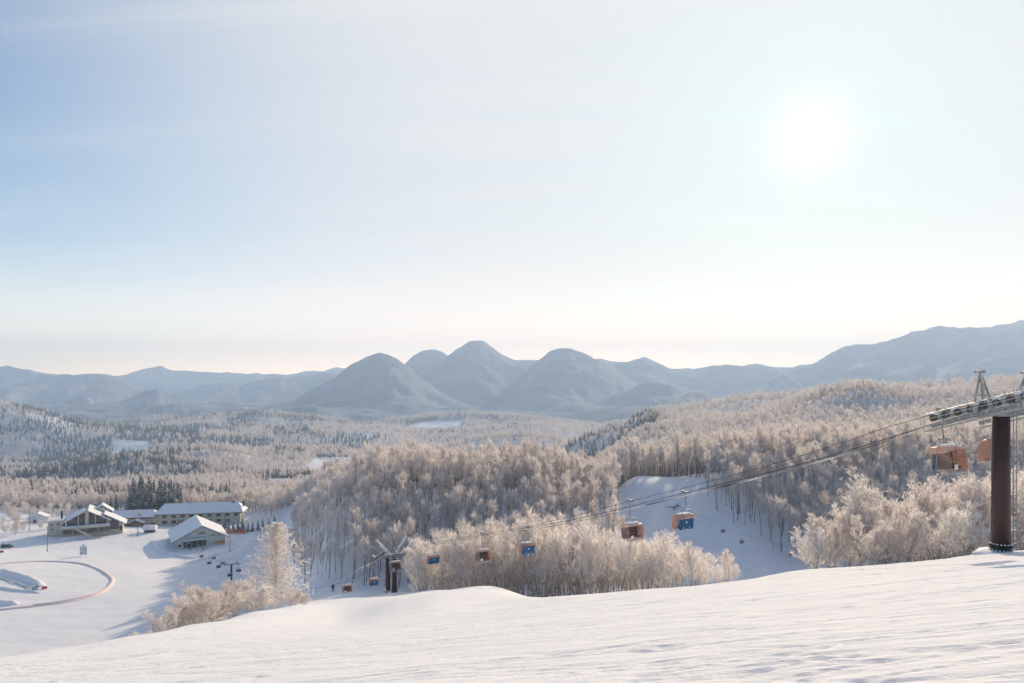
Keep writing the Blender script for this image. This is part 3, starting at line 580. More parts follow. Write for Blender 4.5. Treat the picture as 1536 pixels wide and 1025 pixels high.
# bushes close behind the crest on the right, larger towards the lift tower
rg = random.Random(5); nb = 0
BUSH = [(1222, 60, 4.6), (1250, 62, 5.4), (1275, 66, 7.0), (1300, 64, 8.2), (1322, 68, 10.2), (1338, 63, 7.0), (1362, 70, 7.6), (1385, 64, 6.8), (1400, 74, 8.2), (1418, 66, 7.6), (1440, 60, 7.2),
        (1452, 70, 9.8), (1470, 62, 8.4), (1484, 74, 10.0), (1500, 58, 7.4), (1520, 66, 9.4), (1536, 60, 8.6), (1552, 72, 10.0), (1575, 62, 8.4), (1240, 78, 5.4), (1285, 80, 8.0), (1345, 84, 9.6), (1378, 86, 8.8),
        (1425, 84, 9.4), (1462, 88, 11.2), (1510, 86, 11.5), (1545, 90, 11.5), (1212, 70, 4.2), (1310, 56, 4.6), (1350, 56, 4.8), (1408, 55, 5.2), (1462, 54, 5.0)]
for i, (px, d, h) in enumerate(BUSH):
    p = gpt(px, d); t_ = place_tree('rimed_bush', ('bush', i % 4), p, rg.uniform(0, 6.28), h / 8.0 * .92, 'bushy tree white with rime behind the snow crest beside the big lift tower', 'tree', G_BUSH); t_.scale = (t_.scale[0] * 1.18, t_.scale[1] * 1.18, t_.scale[2])
LB = [(182, 92, 2.0), (200, 96, 2.6), (222, 98, 2.8), (246, 104, 5.0), (262, 112, 6.8), (282, 116, 8.8), (296, 112, 8.0), (312, 122, 9.6), (330, 120, 8.0), (342, 132, 8.4), (358, 126, 7.0), (374, 136, 7.4), (388, 130, 6.0), (268, 126, 7.0), (300, 132, 9.0), (440, 142, 4.0), (456, 150, 3.2)]
for i, (px, d, h) in enumerate(LB):
    p = gpt(px, d); t_ = place_tree('rimed_bush', ('bush', (i + 1) % 4), p, rg.uniform(0, 6.28), h / 8.0, 'low rimed bush tree in the clump left of the tall larch', 'tree', 'rimed bushes around the tall larch'); t_.scale = (t_.scale[0] * 1.45, t_.scale[1] * 1.45, t_.scale[2] * .93)
# the tall larch
W, C = larch(9, 19.0); knobs(C, random.Random(2), 1500, .07)
e = empty('larch_tree', gpt(414, 150), .4, 'tall cone shaped larch white with rime, standing alone beside the snow crest', 'tree')
W.mesh('trunk', [M_bark2]); link(bpy.data.objects.new('trunk', W.mesh('trunk', [M_bark2])), e); link(bpy.data.objects.new('crown', C.mesh('crown', [M_frost2])), e)
# dark conifers behind the lodge
CL = [(158, 548, 9), (166, 556, 12), (174, 552, 15), (196, 556, 20), (202, 562, 23), (208, 555, 22), (214, 566, 24), (220, 558, 21), (226, 562, 23), (231, 570, 22), (237, 560, 19), (243, 566, 22), (248, 558, 20), (254, 566, 22), (260, 560, 19), (266, 568, 20), (271, 562, 17), (199, 575, 22), (211, 578, 24), (223, 576, 23), (240, 578, 22), (257, 576, 21), (268, 580, 18), (149, 556, 10)]
for i, (px, d, h) in enumerate(CL):
    place_tree('conifer_tree', ('fir', [0, 2, 0, 1][i % 4]), gpt(px, d), rg.uniform(0, 6), h / 14 * 1.3, 'dark snow dusted conifer in the dense clump behind the lodge roofs', 'tree', 'dark conifers behind the lodge')
# individual trees of the woods: the nearest ones, the rest stands as one forest
used = np.zeros(X.shape, bool); nb = len(BUSH) + len(LB); nf = len(CL)
cand = np.where(inview)[0]
for i in cand:
    z = (float(X[i]), float(Y[i]), float(Z[i]) - .1)
    if fir[i]:
        if nf >= 270: continue
        nf += 1; used[i] = True
        place_tree('conifer_tree', ('fir', int(rs.randint(4))), z, float(rot[i]), float(size[i]) * .9, 'snow dusted conifer among the bare frosted trees of the valley', 'tree', 'conifers scattered through the valley woods', False)
    else:
        if nb >= 299: continue
        nb += 1; used[i] = True
        if Y[i] < 205: place_tree('frosted_tree', ('bank', int(rs.randint(4))), z, float(rot[i]), float(size[i]) * 15 / 12, 'rime covered tree standing on the sunlit bank below the chairlift', 'tree', G_BANK)
        elif P[i] < 935: place_tree('frosted_tree', ('wood', int(rs.randint(5))), z, float(rot[i]), float(size[i]), 'tall bare frosted tree at the foot of the shaded wood', 'tree', G_WOOD)
        else: place_tree('frosted_tree', ('wood', int(rs.randint(5))), z, float(rot[i]), float(size[i]), 'tall bare frosted tree on the wooded slope beyond the blue shaded piste', 'tree', G_SLOPE)

def forest_stuff(name, idx, keys, kinds):
    me = bpy.data.meshes.new(name); n = len(idx); me.vertices.add(n)
    me.vertices.foreach_set('co', np.stack([X[idx], Y[idx], Z[idx] - .1], 1).astype(np.float32).ravel())
    for an, ty, val in (('rz', 'FLOAT', rot[idx]), ('sz', 'FLOAT', size[idx]), ('pick', 'INT', kinds)):
        a = me.attributes.new(an, ty, 'POINT'); a.data.foreach_set('value', np.asarray(val).astype(np.int32 if ty == 'INT' else np.float32))
    o = bpy.data.objects.new(name, me); COL.objects.link(o); tag(o, kind='stuff')
    ng = bpy.data.node_groups.new(name, 'GeometryNodeTree'); ng.interface.new_socket('Geometry', in_out='INPUT', socket_type='NodeSocketGeometry'); ng.interface.new_socket('Geometry', in_out='OUTPUT', socket_type='NodeSocketGeometry')
    N = ng.nodes.new; L = ng.links.new; gi = N('NodeGroupInput'); go = N('NodeGroupOutput'); mp = N('GeometryNodeMeshToPoints'); ip = N('GeometryNodeInstanceOnPoints'); L(gi.outputs[0], mp.inputs['Mesh']); L(mp.outputs[0], ip.inputs['Points'])
    jo = N('GeometryNodeJoinGeometry')
    for k in reversed(keys):
        po = bpy.data.objects.new(name + '_kind', whole[k]); oi = N('GeometryNodeObjectInfo'); oi.inputs['Object'].default_value = po; oi.inputs['As Instance'].default_value = True; L(oi.outputs['Geometry'], jo.inputs[0])
    L(jo.outputs[0], ip.inputs['Instance']); ip.inputs['Pick Instance'].default_value = True
    def at_(nm, ty):
        q = N('GeometryNodeInputNamedAttribute'); q.data_type = ty; q.inputs['Name'].default_value = nm; return q.outputs['Attribute']
    L(at_('pick', 'INT'), ip.inputs['Instance Index']); cx = N('ShaderNodeCombineXYZ'); L(at_('rz', 'FLOAT'), cx.inputs[2]); L(cx.outputs[0], ip.inputs['Rotation']); L(at_('sz', 'FLOAT'), ip.inputs['Scale'])
    L(ip.outputs[0], go.inputs[0]); md = o.modifiers.new('trees', 'NODES'); md.node_group = ng; return o
i1 = np.where(~used & ~fir)[0]; i2 = np.where(~used & fir)[0]
kn = rs.randint(0, 5, len(i1)); rr = rs.uniform(size=len(i1)) < np.where(P[i1] < 960, 1.0, .5) * sstep(300, 520, Y[i1]); kn = np.where(rr, 5 + rs.randint(0, 3, len(i1)), kn)
forest_stuff('frosted_forest', i1, [('wood', i) for i in range(5)] + [('round', i) for i in range(3)], kn)
forest_stuff('conifer_forest', i2, [('fir', i) for i in range(4)], rs.randint(0, 4, len(i2)))
print('TREES', len(i1), len(i2), nb, nf)

# ------------------------------------------------------------------ the chairlift
M_column = snowcap('maroon_paint', (.055, .028, .027), .5, rough=.45)
M_base = mat('black_flange', (.012, .016, .018), .6)
M_bolt = snowcap('snowy_bolts', (.4, .42, .42), .0)
M_steel = snowcap('galvanised_steel', (.30, .33, .33), .12, .3, .5)
M_green = snowcap('grey_green_steel', (.27, .29, .28), .06, .2, .5)
M_snowsteel = snowcap('rimed_steel', (.30, .33, .33), -.35, .1, .6)
M_dark = snowcap('dark_steel', (.05, .055, .055), .35)
M_rubber = mat('sheave_rubber', (.09, .085, .065), .8, 0, .3, 9)
M_rope = mat('steel_rope', (.035, .035, .035), .6, .3, .3, 2.0)
M_rimerope = mat('rime_on_cable', (.07, .065, .065), .9, 0, .5, .22, 0, .2, (.80, .74, .72))
M_hanger = snowcap('hanger_steel', (.20, .23, .21), .3, .3)
M_seat = mat('dark_seat_cushion', (.035, .03, .035), .7, 0, .2)
M_blue = mat('blue_backrest', (.008, .10, .23), .5, 0, .12, 2.0)
M_white = mat('white_mark', (.75, .78, .80), .5)
M_red = mat('red_paint', (.45, .05, .04), .5)
def bubble_mat():
    m = bpy.data.materials.new('orange_bubble'); m.use_nodes = True; nt = m.node_tree; nt.nodes.clear(); N = nt.nodes.new; L = nt.links.new
    out = N('ShaderNodeOutputMaterial'); t = N('ShaderNodeBsdfTransparent'); t.inputs[0].default_value = (.93, .72, .63, 1)
    d = N('ShaderNodeBsdfPrincipled'); d.inputs['Roughness'].default_value = .35
    tl = N('ShaderNodeBsdfTranslucent'); tl.inputs[0].default_value = (.56, .40, .32, 1)
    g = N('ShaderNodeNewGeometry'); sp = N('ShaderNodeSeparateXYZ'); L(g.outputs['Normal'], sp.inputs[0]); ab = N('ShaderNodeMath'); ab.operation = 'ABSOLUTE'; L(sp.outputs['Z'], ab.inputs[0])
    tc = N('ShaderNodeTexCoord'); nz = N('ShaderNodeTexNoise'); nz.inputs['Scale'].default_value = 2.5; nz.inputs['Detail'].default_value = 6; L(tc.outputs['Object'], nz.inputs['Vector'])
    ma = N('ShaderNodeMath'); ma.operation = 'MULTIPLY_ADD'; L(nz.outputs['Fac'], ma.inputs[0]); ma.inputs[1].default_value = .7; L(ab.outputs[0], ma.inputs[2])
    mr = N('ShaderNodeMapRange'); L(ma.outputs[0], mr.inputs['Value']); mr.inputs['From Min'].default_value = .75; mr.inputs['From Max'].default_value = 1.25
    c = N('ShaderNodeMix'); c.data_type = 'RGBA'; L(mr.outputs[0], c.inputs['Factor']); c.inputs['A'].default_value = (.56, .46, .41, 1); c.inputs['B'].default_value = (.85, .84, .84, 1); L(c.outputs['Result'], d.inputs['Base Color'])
    m1 = N('ShaderNodeMixShader'); m1.inputs[0].default_value = .5; L(d.outputs[0], m1.inputs[1]); L(tl.outputs[0], m1.inputs[2])
    m2 = N('ShaderNodeMixShader'); m2.inputs[0].default_value = .58; L(m1.outputs[0], m2.inputs[1]); L(t.outputs[0], m2.inputs[2]); L(m2.outputs[0], out.inputs[0]); return m
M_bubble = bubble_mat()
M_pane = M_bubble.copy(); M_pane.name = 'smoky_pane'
for n_ in M_pane.node_tree.nodes:
    if n_.type == 'BSDF_TRANSPARENT': n_.inputs[0].default_value = (.62, .46, .44, 1)
    if n_.type == 'MIX_SHADER' and abs(n_.inputs[0].default_value - .58) < .01: n_.inputs[0].default_value = .86
def curv(prof, w0, w1, mb, n=1, bulge=0.0, keep=None, push=0.0):
    """a shell: profile points (y, z) swept across the width, narrower at the top"""
    k = len(prof); xs = [-1, -.8, -.3, .3, .8, 1]; base = len(mb.v)
    for i, (y, z) in enumerate(prof):
        t = i / (k - 1); w = (w0 + (w1 - w0) * t) / 2
        for x in xs: mb.v.append((x * w, y - (abs(x) ** 3) * bulge, z - (abs(x) ** 4) * .06))
    for i in range(k - 1):
        for j in range(len(xs) - 1):
            if keep and not keep(i, j): continue
            a = base + i * len(xs) + j; mb.f.append((a, a + 1, a + 1 + len(xs), a + len(xs))); mb.m.append(mb.mat)
PROF = [(-.44, -2.50), (-.48, -2.34), (-.40, -2.10), (.0, -2.03), (.40, -2.06), (.66, -2.22), (.76, -2.62), (.82, -3.0), (.84, -3.45)]
def chair_meshes():
    P = {}
    pane_ = lambda i, j: i >= 5 and 1 <= j <= 3
    mb = MB(); curv([(y + .01, z) for y, z in PROF], 2.1, 2.3, mb, bulge=.10, keep=pane_); P['window'] = mb.mesh('window', M_pane, True)
    mb = MB(); curv(PROF, 2.1, 2.3, mb, bulge=.10, keep=lambda i, j: not pane_(i, j) and i >= 1)
    for sx in (-1, 1):   # side panes of the bubble
        rim = [(sx * (1.05 + .10 * i / 8), y - .10, z - .06) for i, (y, z) in enumerate(PROF)]; mb.add(rim + [(sx * 1.10, .12, -3.0), (sx * 1.12, .0, -3.45), (sx * 1.06, -.42, -2.95)], [tuple([i, i + 1, 9]) for i in range(8)] + [(8, 10, 9), (10, 11, 9), (11, 0, 9)])
    P['bubble'] = mb.mesh('bubble', M_bubble, True)
    mb = MB(); mb.tube([(0, 0, .02), (0, 0, -.5), (0, -.06, -.95), (0, -.02, -1.3), (0, 0, -1.62)], .045); mb.tube([(-.82, 0, -1.78), (-.7, 0, -1.66), (0, 0, -1.62), (.7, 0, -1.66), (.82, 0, -1.78)], .045)
    mb.tube([(-.45, 0, -1.64), (-.40, 0, -2.02)], .03, 6); mb.tube([(.45, 0, -1.64), (.40, 0, -2.02)], .03, 6)
    P['hanger'] = mb.mesh('hanger', M_hanger, True)
    mb = MB(); mb.box((0, 0, .07), (.22, .85, .10)); mb.box((0, .30, .13), (.30, .22, .16)); mb.box((0, -.30, .12), (.26, .18, .14)); mb.tube([(-.16, .12, .05), (.16, .12, .05)], .09); P['grip'] = mb.mesh('grip', M_hanger)
    mb = MB()
    for sx in (-1, 1): mb.tube([(sx * .82, 0, -1.78), (sx * 1.10, -.02, -2.0), (sx * 1.14, -.05, -2.7), (sx * 1.10, -.15, -3.45), (sx * 1.02, .2, -3.50), (sx * .9, .75, -3.58)], .03, 6)
    mb.tube([(-1.1, -.15, -3.45), (1.1, -.15, -3.45)], .03, 6); P['side_frame'] = mb.mesh('side_frame', M_steel, True)
    mb = MB()
    for x in (-.75, -.25, .25, .75): mb.box((x, .12, -3.30), (.46, .52, .12), rx=-.06)
    P['seat'] = mb.mesh('seat', M_seat)
    mb = MB(); mb.ext([(-1.04, -2.48), (1.04, -2.48), (1.06, -2.56), (.98, -3.42), (.90, -3.50), (-.90, -3.50), (-.98, -3.42), (-1.06, -2.56)], -.30, -.43); P['backrest'] = mb.mesh('backrest', [M_blue])
    mb = MB()
    for x in (-.75, -.25, .25, .75): mb.box((x, -.20, -2.86), (.44, .09, .78), rx=.10)
    P['back_cushion'] = mb.mesh('back_cushion', M_seat)
    mb = MB(); n = 12; mb.tube([(.0, -.435, -2.80), (.0, -.45, -2.80)], .10, n); P['emblem'] = mb.mesh('emblem', M_white)
    mb = MB(); mb.box((-.45, -.44, -3.36), (.05, .02, .22)); mb.box((.45, -.44, -3.36), (.05, .02, .22)); mb.box((0, -.44, -3.46), (.3, .02, .05)); P['clasp'] = mb.mesh('clasp', M_white)
    mb = MB(); mb.tube([(-.95, .80, -3.60), (.95, .80, -3.60)], .04, 8); mb.tube([(-.95, .62, -3.52), (.95, .62, -3.52)], .025, 6)
    for x in (-.7, -.23, .23, .7): mb.tube([(x, .8, -3.6), (x, .92, -3.72)], .025, 6)
    P['footrest'] = mb.mesh('footrest', M_steel)
    mb = MB(); mb.box((.62, .865, -3.20), (.38, .02, .30)); P['number_plate'] = mb.mesh('number_plate', M_white)
    mb = MB(); mb.tube([(-1.1, .80, -3.47), (1.1, .80, -3.47)], .035, 6); mb.tube([(-1.08, .74, -2.90), (1.08, .74, -2.90)], .02, 6); P['bubble_rim'] = mb.mesh('bubble_rim', M_hanger)
    mb = MB(); mb.blob((0, .0, -2.02), (.98, .42, .07), 14, 6, 3, .12); P['snow'] = mb.mesh('snow_cap', M_snowpile, True)
    return P
CH = chair_meshes()
def chair(loc, fwd, label, group, far=False, name='lift_chair', s=1.0):
    rz = math.atan2(fwd[1], fwd[0]) - math.pi / 2
    e = empty(name, loc, rz, label, 'lift chair', group); e.scale = (s * .95, s * .95, s * 1.05)
    subs = {'backrest': ('emblem', 'clasp'), 'hanger': ('grip',), 'bubble': ('bubble_rim', 'number_plate', 'snow_cap')}
    keys = ['hanger', 'bubble', 'backrest', 'seat', 'side_frame', 'footrest'] + ([] if far else ['back_cushion', 'window'])
    for k in keys:
        o = link(bpy.data.objects.new(k, CH[k]), e)
        if k != 'hanger': o.location = (0, .25, 0)
        if not far:
            for q in subs.get(k, ()): link(bpy.data.objects.new(q, CH['snow' if q == 'snow_cap' else q]), o)
    return e

# the line on the ground: x + LS y = A; uphill rope A = 52.1, downhill rope A = 57.9, both measured at the same height
LS = .584; DV = Vector((-.504, .864, 0)); PV = Vector((.864, .504, 0))
RY = [20, 36, 39.5, 43.5, 45.8, 49.9, 56, 68.8, 82, 96.5, 111, 125, 129, 133.6, 140, 152, 180, 215, 255, 290, 314, 322, 345, 371, 404, 425, 440]
RZ = [6.6, .55, -.62, -2.0, -2.9, -4.75, -7.2, -11.9, -16.7, -21.3, -25.9, -30.3, -31.7, -33.6, -36.8, -42.6, -54.2, -65.6, -75.6, -81.2, -83.5, -84.4, -89.3, -94.6, -99.3, -101.2, -101.6]
def rope_pt(side, Y):        # side 0 uphill rope, 1 downhill rope, .5 middle
    ya = Y - 2.5 * side; return Vector((52.1 + 5.8 * side - LS * Y, Y, float(pchip(RY, RZ, np.array([ya]))[0])))
def ropes():
    mb = MB(); pts = [rope_pt(0, y) for y in np.concatenate([np.arange(22, 140, 3), np.arange(140, 438, 8)])]
    mb.tube(pts, .021, 6); tag(mb.build('haul_rope', M_rope), 'thin steel haul rope of the uphill side, the upper line above the frosted trees', 'rope')
    mb = MB(); pts = [rope_pt(1, y) for y in np.concatenate([np.arange(24, 140, 3), np.arange(140, 440, 8)])]
    mb.tube(pts, .033, 6); tag(mb.build('haul_rope', M_rope), 'dark haul rope of the downhill side running to the big lift tower', 'rope')
    rg = random.Random(3); mb = MB(); ys = np.arange(43.5, 130, .7); pts = [rope_pt(.9, y) + Vector((0, 0, -.20 - .16 * math.sin((y - 43) / 87 * 3.14))) for y in ys]
    lump = fbm(ys / 6.0, ys * 0, 5, 4); mb.tube(pts, [.028 + .075 * max(0, l + .05) * rg.uniform(.7, 1.3) + (.05 if 61 < y < 66 else 0) for l, y in zip(lump, ys)], 6)
    tag(mb.build('signal_cable', M_rimerope), 'thick cable crusted with patches of rime just under the downhill rope', 'cable')
ropes()
UP = Vector((.504, -.864, 0)); DN = Vector((-.504, .864, 0))
for px, lab in ((1415, 'lift chair with salmon bubble hanging at the left end of the big tower sheaves'), (945, 'lift chair with orange bubble and dark seats hanging over the frosted bank'),
                (723, 'lift chair seen from the front between two blue backed chairs'), (592, 'lift chair passing in front of the middle lift tower'), (520, 'lift chair with orange bubble low over the shaded snow left of the middle tower')):
    u = (px - CX) / F; Y = 52.1 / (u + LS); p = rope_pt(0, Y); chair(p, UP, lab, 'bubble chairs riding uphill')
for px, lab in ((1502, 'lift chair half hidden behind the maroon column of the big tower'), (1028, 'blue backed lift chair above the shaded piste, the largest blue one'), (792, 'blue backed lift chair hanging in front of the sunlit frosted trees'),
                (651, 'blue backed lift chair closest to the middle lift tower'), (561, 'lift chair with blue back just left of the middle lift tower')):
    u = (px - CX) / F; Y = 57.9 / (u + LS); chair(rope_pt(1, Y), DN, lab, 'bubble chairs riding downhill')
for k, Y in enumerate((305, 338, 371, 404)):
    chair(rope_pt(0, Y), UP, ['lift chair passing the far column below the lift', 'second chair beyond the far column on the near rope', 'small chair on the near rope halfway to the station', 'last chair before the station on the near rope'][k], 'far chairs near the bottom station', True)
for k, Y in enumerate((315, 361, 393, 422)):
    chair(rope_pt(1, Y), DN, ['chair right of the top of the far column', 'chair over the sunlit snow behind the far column', 'small chair on the far rope in front of the station gable', 'chair about to enter the bottom station'][k], 'far chairs near the bottom station', True)

def wheel_mesh():
    mb = MB(); mb.tube([(-.06, 0, 0), (.06, 0, 0)], .27, 18); mb.tube([(-.075, 0, 0), (.075, 0, 0)], .10, 10); me = mb.mesh('sheave', M_rubber); return me
SHV = wheel_mesh()
def tower(Y, H, name_label, tilt0=-.29, n=4, rad=.5, detail=True, cx=.5, span=2.9, vee=False):
    """lift tower: local x is across the line, local y runs down the line, local z up from the crossarm"""
    c = rope_pt(cx, Y); c.z = rope_pt(cx, Y).z - .55; rz = math.atan2(DV.y, DV.x) - math.pi / 2
    foot = gz(c.x, c.y) - c.z
    e = empty('lift_tower', (c.x, c.y, gz(c.x, c.y)), rz, name_label, 'lift tower', 'lift towers of the bubble chairlift'); z0 = -foot
    def P(mb, nm, m, par=None, sm=False): return mb.build(nm, m, par or e, sm)
    mb = MB(); mb.tube([(0, 0, .35), (0, 0, z0 * .5), (0, 0, z0 - .35)], [rad * 1.06, rad, rad * .97], 24); col_ = P(mb, 'column', M_column, None, True)
    mb = MB(); mb.tube([(0, 0, -.4), (0, 0, .42), (0, 0, .43), (0, 0, .55)], [rad * 1.12, rad * 1.12, rad * 1.26, rad * 1.26], 24); base = P(mb, 'base_flange', M_base)
    mb = MB()
    for k in range(18): a = k * 6.283 / 18; mb.blob((math.cos(a) * rad * 1.15, math.sin(a) * rad * 1.15, .22), (.06, .06, .07), 6, 4, k); mb.blob((math.cos(a + .1) * rad * 1.1, math.sin(a + .1) * rad * 1.1, .60), (.07, .07, .05), 6, 4, k + 9)
    mb.build('bolts', M_bolt, base)
    mb = MB(); mb.blob((0, .1, -.12), (1.5, 1.3, .34), 18, 6, 5, .12); mb.build('snow_drift', M_snowpile, base, True)
    ln = span; mb = MB(); mb.box((0, 0, z0), (ln * 2, .46, .42)); mb.box((0, 0, z0 - .28), (1.6, .7, .14)); arm = P(mb, 'crossarm', M_green)
    mb = MB(); mb.blob((-.9, 0, z0 + .25), (1.5, .26, .10), 14, 5, 4, .2); mb.blob((1.3, .05, z0 + .25), (1.2, .25, .12), 14, 5, 5, .2); mb.build('snow_cap', M_snowpile, arm, True)
    for sgn, side in ((-1, 0), (1, 1)):
        tr = empty('sheave_train', (0, 0, 0)); tr.parent = e; L_ = 2.7; sl = tilt0
        x = sgn * ln
        def Q(y, dz=0, dx=0): return (x + dx, y, z0 + .25 + y * sl + dz)
        mb = MB(); mb.beam(Q(-L_, -.05, -sgn * .1), Q(L_, -.05, -sgn * .1), .14, .34); mb.beam(Q(-L_ * .9, -.42), Q(L_ * .95, -.50), .22, .26)
        for k in range(4): yy = -L_ + (k + .5) * L_ / 2; mb.beam(Q(yy - .5, .06, -sgn * .14), Q(yy + .5, .06, -sgn * .14), .10, .22)
        mb.beam(Q(0, -.45), Q(0, .1), .3, .3); mb.build('beam', M_green, tr)
        mb = MB()
        for k in range(5): y = -L_ + .5 + k * 1.15; mb.blob(Q(y, .24, -sgn * .1), (.16, .34, .11), 8, 5, k + (sgn > 0) * 7, .3)
        mb.build('snow_cap', M_snowpile, tr, True)
        for k in range(n * 2 if detail else 6):
            y = -L_ + .2 + k * (2 * L_ - .4) / ((n * 2 if detail else 6) - 1)
            w = bpy.data.objects.new('sheave', SHV); link(w, tr); w.location = Q(y, -.02)
            w.scale = (1, .82, .82)
        mb = MB(); xo = x - sgn * .5 if not detail else x + sgn * .45; mb.tube([(xo, -L_, z0 + .2 - L_ * sl), (xo, L_, z0 + .2 + L_ * sl)], .02, 6); mb.beam((xo, -L_, z0 - .45 - L_ * sl), (xo, L_, z0 - .55 + L_ * sl), .5, .06)
        for k in range(5): y = -L_ + k * L_ / 2; mb.tube([(xo + sgn * .22, y, z0 - .5 + y * sl), (xo + sgn * .22, y, z0 + .5 + y * sl)], .018, 5)
        mb.tube([(xo + sgn * .22, -L_, z0 + .5 - L_ * sl), (xo + sgn * .22, L_, z0 + .5 + L_ * sl)], .018, 5)
        if detail: mb.build('walkway', M_steel, e)
        # lifting frame: a leaning gable of angle bars that meets above the sheaves
        mb = MB(); ap = Vector((x - sgn * .1, -.15, z0 + 2.35))
        for (fx, fy) in ((-.12, -.55), (-.15, .25), (-.95, -.5), (-1.25, .2)): mb.beam((x + sgn * fx, fy, z0 + .15), ap, .10, .09)
        mb.beam((x - sgn * .1, -.7, z0 + .95), (x - sgn * .1, .35, z0 + .95), .07, .07); mb.beam(ap + Vector((sgn * .05, -.3, .02)), ap + Vector((0, .3, .02)), .16, .14)
        if vee:
            mb = MB(); mb.beam((x - sgn * 2.0, -.9, z0 + .3), (x + sgn * .6, -1.4, z0 + 2.5), .30, .30); mb.beam((x - sgn * 2.2, 1.0, z0 + .3), (x + sgn * .2, 1.5, z0 + 3.0), .30, .30); ap = Vector((x + sgn * .35, 0, z0 + 2.6))
        lf = P(mb, 'lifting_frame', M_snowsteel if vee else M_green); mb = MB(); mb.blob(tuple(ap + Vector((0, 0, .10))), (.14, .26, .07), 8, 5, 3, .2); mb.build('snow_cap', M_snowpile, lf, True)
    if detail:
        mb = MB(); A_ = (.56, -.44); B_ = (.94, -.44)
        for q in (A_, B_): mb.tube([(q[0], q[1], .5), (q[0], q[1], z0 + 1.3)], .028, 6)
        z = .6
        while z < z0 + 1.2: mb.tube([(A_[0], A_[1], z), (B_[0], B_[1], z)], .018, 5); z += .32
        for z in (1.4, 3.6, 5.8): mb.beam((.3, -.35, z), (.98, -.44, z), .09, .09); mb.beam((.3, -.2, z - .1), (.98, -.3, z - .1), .05, .05)
        P(mb, 'ladder', M_steel)
        mb = MB()
        for sx in (-.55, .0): mb.tube([(sx + .42 + .42 * math.cos(a), -.2, z0 + .45 + .62 * math.sin(a)) for a in np.linspace(0, 3.1416, 14)], .022, 6)
        P(mb, 'safety_hoop', M_steel)
    return e
tower(42.3, 8, 'big maroon lift tower at the right edge with snowy sheaves, ladder and bolted base')
tower(133.6, 7, 'middle lift tower on the snow crest with two leaning lifting frames on top', -.44, 5, vee=True)
tower(318, 12, 'slim far lift column standing in the shade above the bottom station', -.18, 4, .42, False)
tower(421, 6, 'short dark lift column right before the bottom station gable', -.05, 3, .42, False, span=2.2)
# second column and grey box at the middle tower
p = rope_pt(.5, 138.5); p = Vector((p.x + .3, p.y, 0)); p.x = (581.5 - CX) / F * 138.5; e = empty('lift_column', (p.x, p.y, gz(p.x, p.y)), math.atan2(DV.y, DV.x) - math.pi / 2, 'dark slim column of the older lift just left behind the middle tower', 'lift column')
mb = MB(); mb.tube([(0, 0, -.5), (0, 0, 7.4)], .40, 16); mb.build('column', M_column, e, True)
mb = MB(); mb.box((0, 0, 7.5), (5.4, .4, .36)); mb.box((-2.6, 0, 7.7), (.3, 3.0, .3)); mb.box((2.6, 0, 7.7), (.3, 3.0, .3)); mb.build('crossarm', M_green, e)
mb = MB(); mb.box((0, 0, .6), (1.1, 1.1, .5)); mb.box((.45, -.2, 2.5), (.12, .4, 4.5)); mb.build('ladder', M_steel, e)
for sx in (-1, 1):
    mb = MB(); mb.beam((sx * 1.4, 0, 7.7), (sx * 3.3, -.4, 9.3), .14, .14); mb.beam((sx * .6, 0, 7.7), (sx * 2.4, .3, 9.5), .12, .12); mb.build('lifting_frame', M_green, e)

# the small lift over the shaded piste
def small_lift():
    pts = [((990, 752), 300), ((1011, 758), 292), ((1084, 787), 262), ((1112, 803), 252), ((1186, 821), 236), ((1260, 832), 222)]
    P3 = [at(a, b, d) for (a, b), d in pts]
    mb = MB(); mb.tube([at(960, 738, 315)] + P3, .025, 5); tag(mb.build('haul_rope', M_rope), 'hair thin rope of the small lift over the blue shaded piste', 'rope')
    d = Vector((P3[2].x - P3[4].x, P3[2].y - P3[4].y, 0)).normalized()
    for (px, py, D, lab) in ((996, 758, 297, 'tiny chair left of the small lift column on the shaded piste'), (1084, 787, 262, 'tiny dark chair at the foot of the trees, topmost of three'), (1112, 803, 252, 'tiny chair with a pale top over the shaded piste'), (1186, 821, 236, 'tiny chair at the right edge of the shaded piste')):
        chair(at(px, py, D), -d, lab, 'tiny chairs of the small lift', True, s=.82)
    p = gpt(1011, 292); top = at(1011, 760, 292); h = top.z - p.z
    e = empty('lift_column', p, math.atan2(d.y, d.x), 'small dark lift column on the shaded piste behind the largest blue chair', 'lift column')
    mb = MB(); mb.tube([(0, 0, -.5), (0, 0, h)], .32, 12); mb.build('column', M_dark, e); mb = MB(); mb.box((0, 0, h), (.4, 5.2, .35)); mb.box((0, -2.5, h + .2), (3.0, .2, .3)); mb.box((0, 2.5, h + .2), (3.0, .2, .3)); mb.beam((0, -1.8, h), (0, -2.6, h + 1.8), .2, .2); mb.build('crossarm', M_dark, e)
small_lift()

# ------------------------------------------------------------------ buildings in the valley
M_wall = mat('cream_render', (.60, .53, .40), .9, 0, .08, .6, .2)
M_wall2 = mat('pale_green_cladding', (.56, .62, .57), .8, 0, .06, .8)
M_stone = mat('beige_stone', (.40, .36, .28), .95, 0, .2, 1.5, .4)
M_brown = mat('brown_timber', (.13, .065, .04), .8, 0, .25, 2.0)
M_redb = mat('reddish_timber', (.17, .06, .045), .8, 0, .2, 1.2)
M_glass = mat('dark_window_glass', (.025, .03, .035), .15, 0, .3, .4, 0, .6)
M_roof = snowcap('snowy_roof', (.16, .17, .18), -.25, snow=(.82, .83, .85), nscale=.7)
M_chim = mat('black_chimney_and_opening_shade', (.02, .02, .02), .8)  # also paints the shade inside the station's open front
M_orange = mat('orange_boards', (.55, .27, .10), .8, 0, .15, 1.5)
M_pink = mat('pink_safety_net', (.82, .55, .53), .85, 0, .12, .5)
M_pinksnow = mat('pink_dyed_snow', (.84, .70, .68), .9, 0, .05, .4, .3)
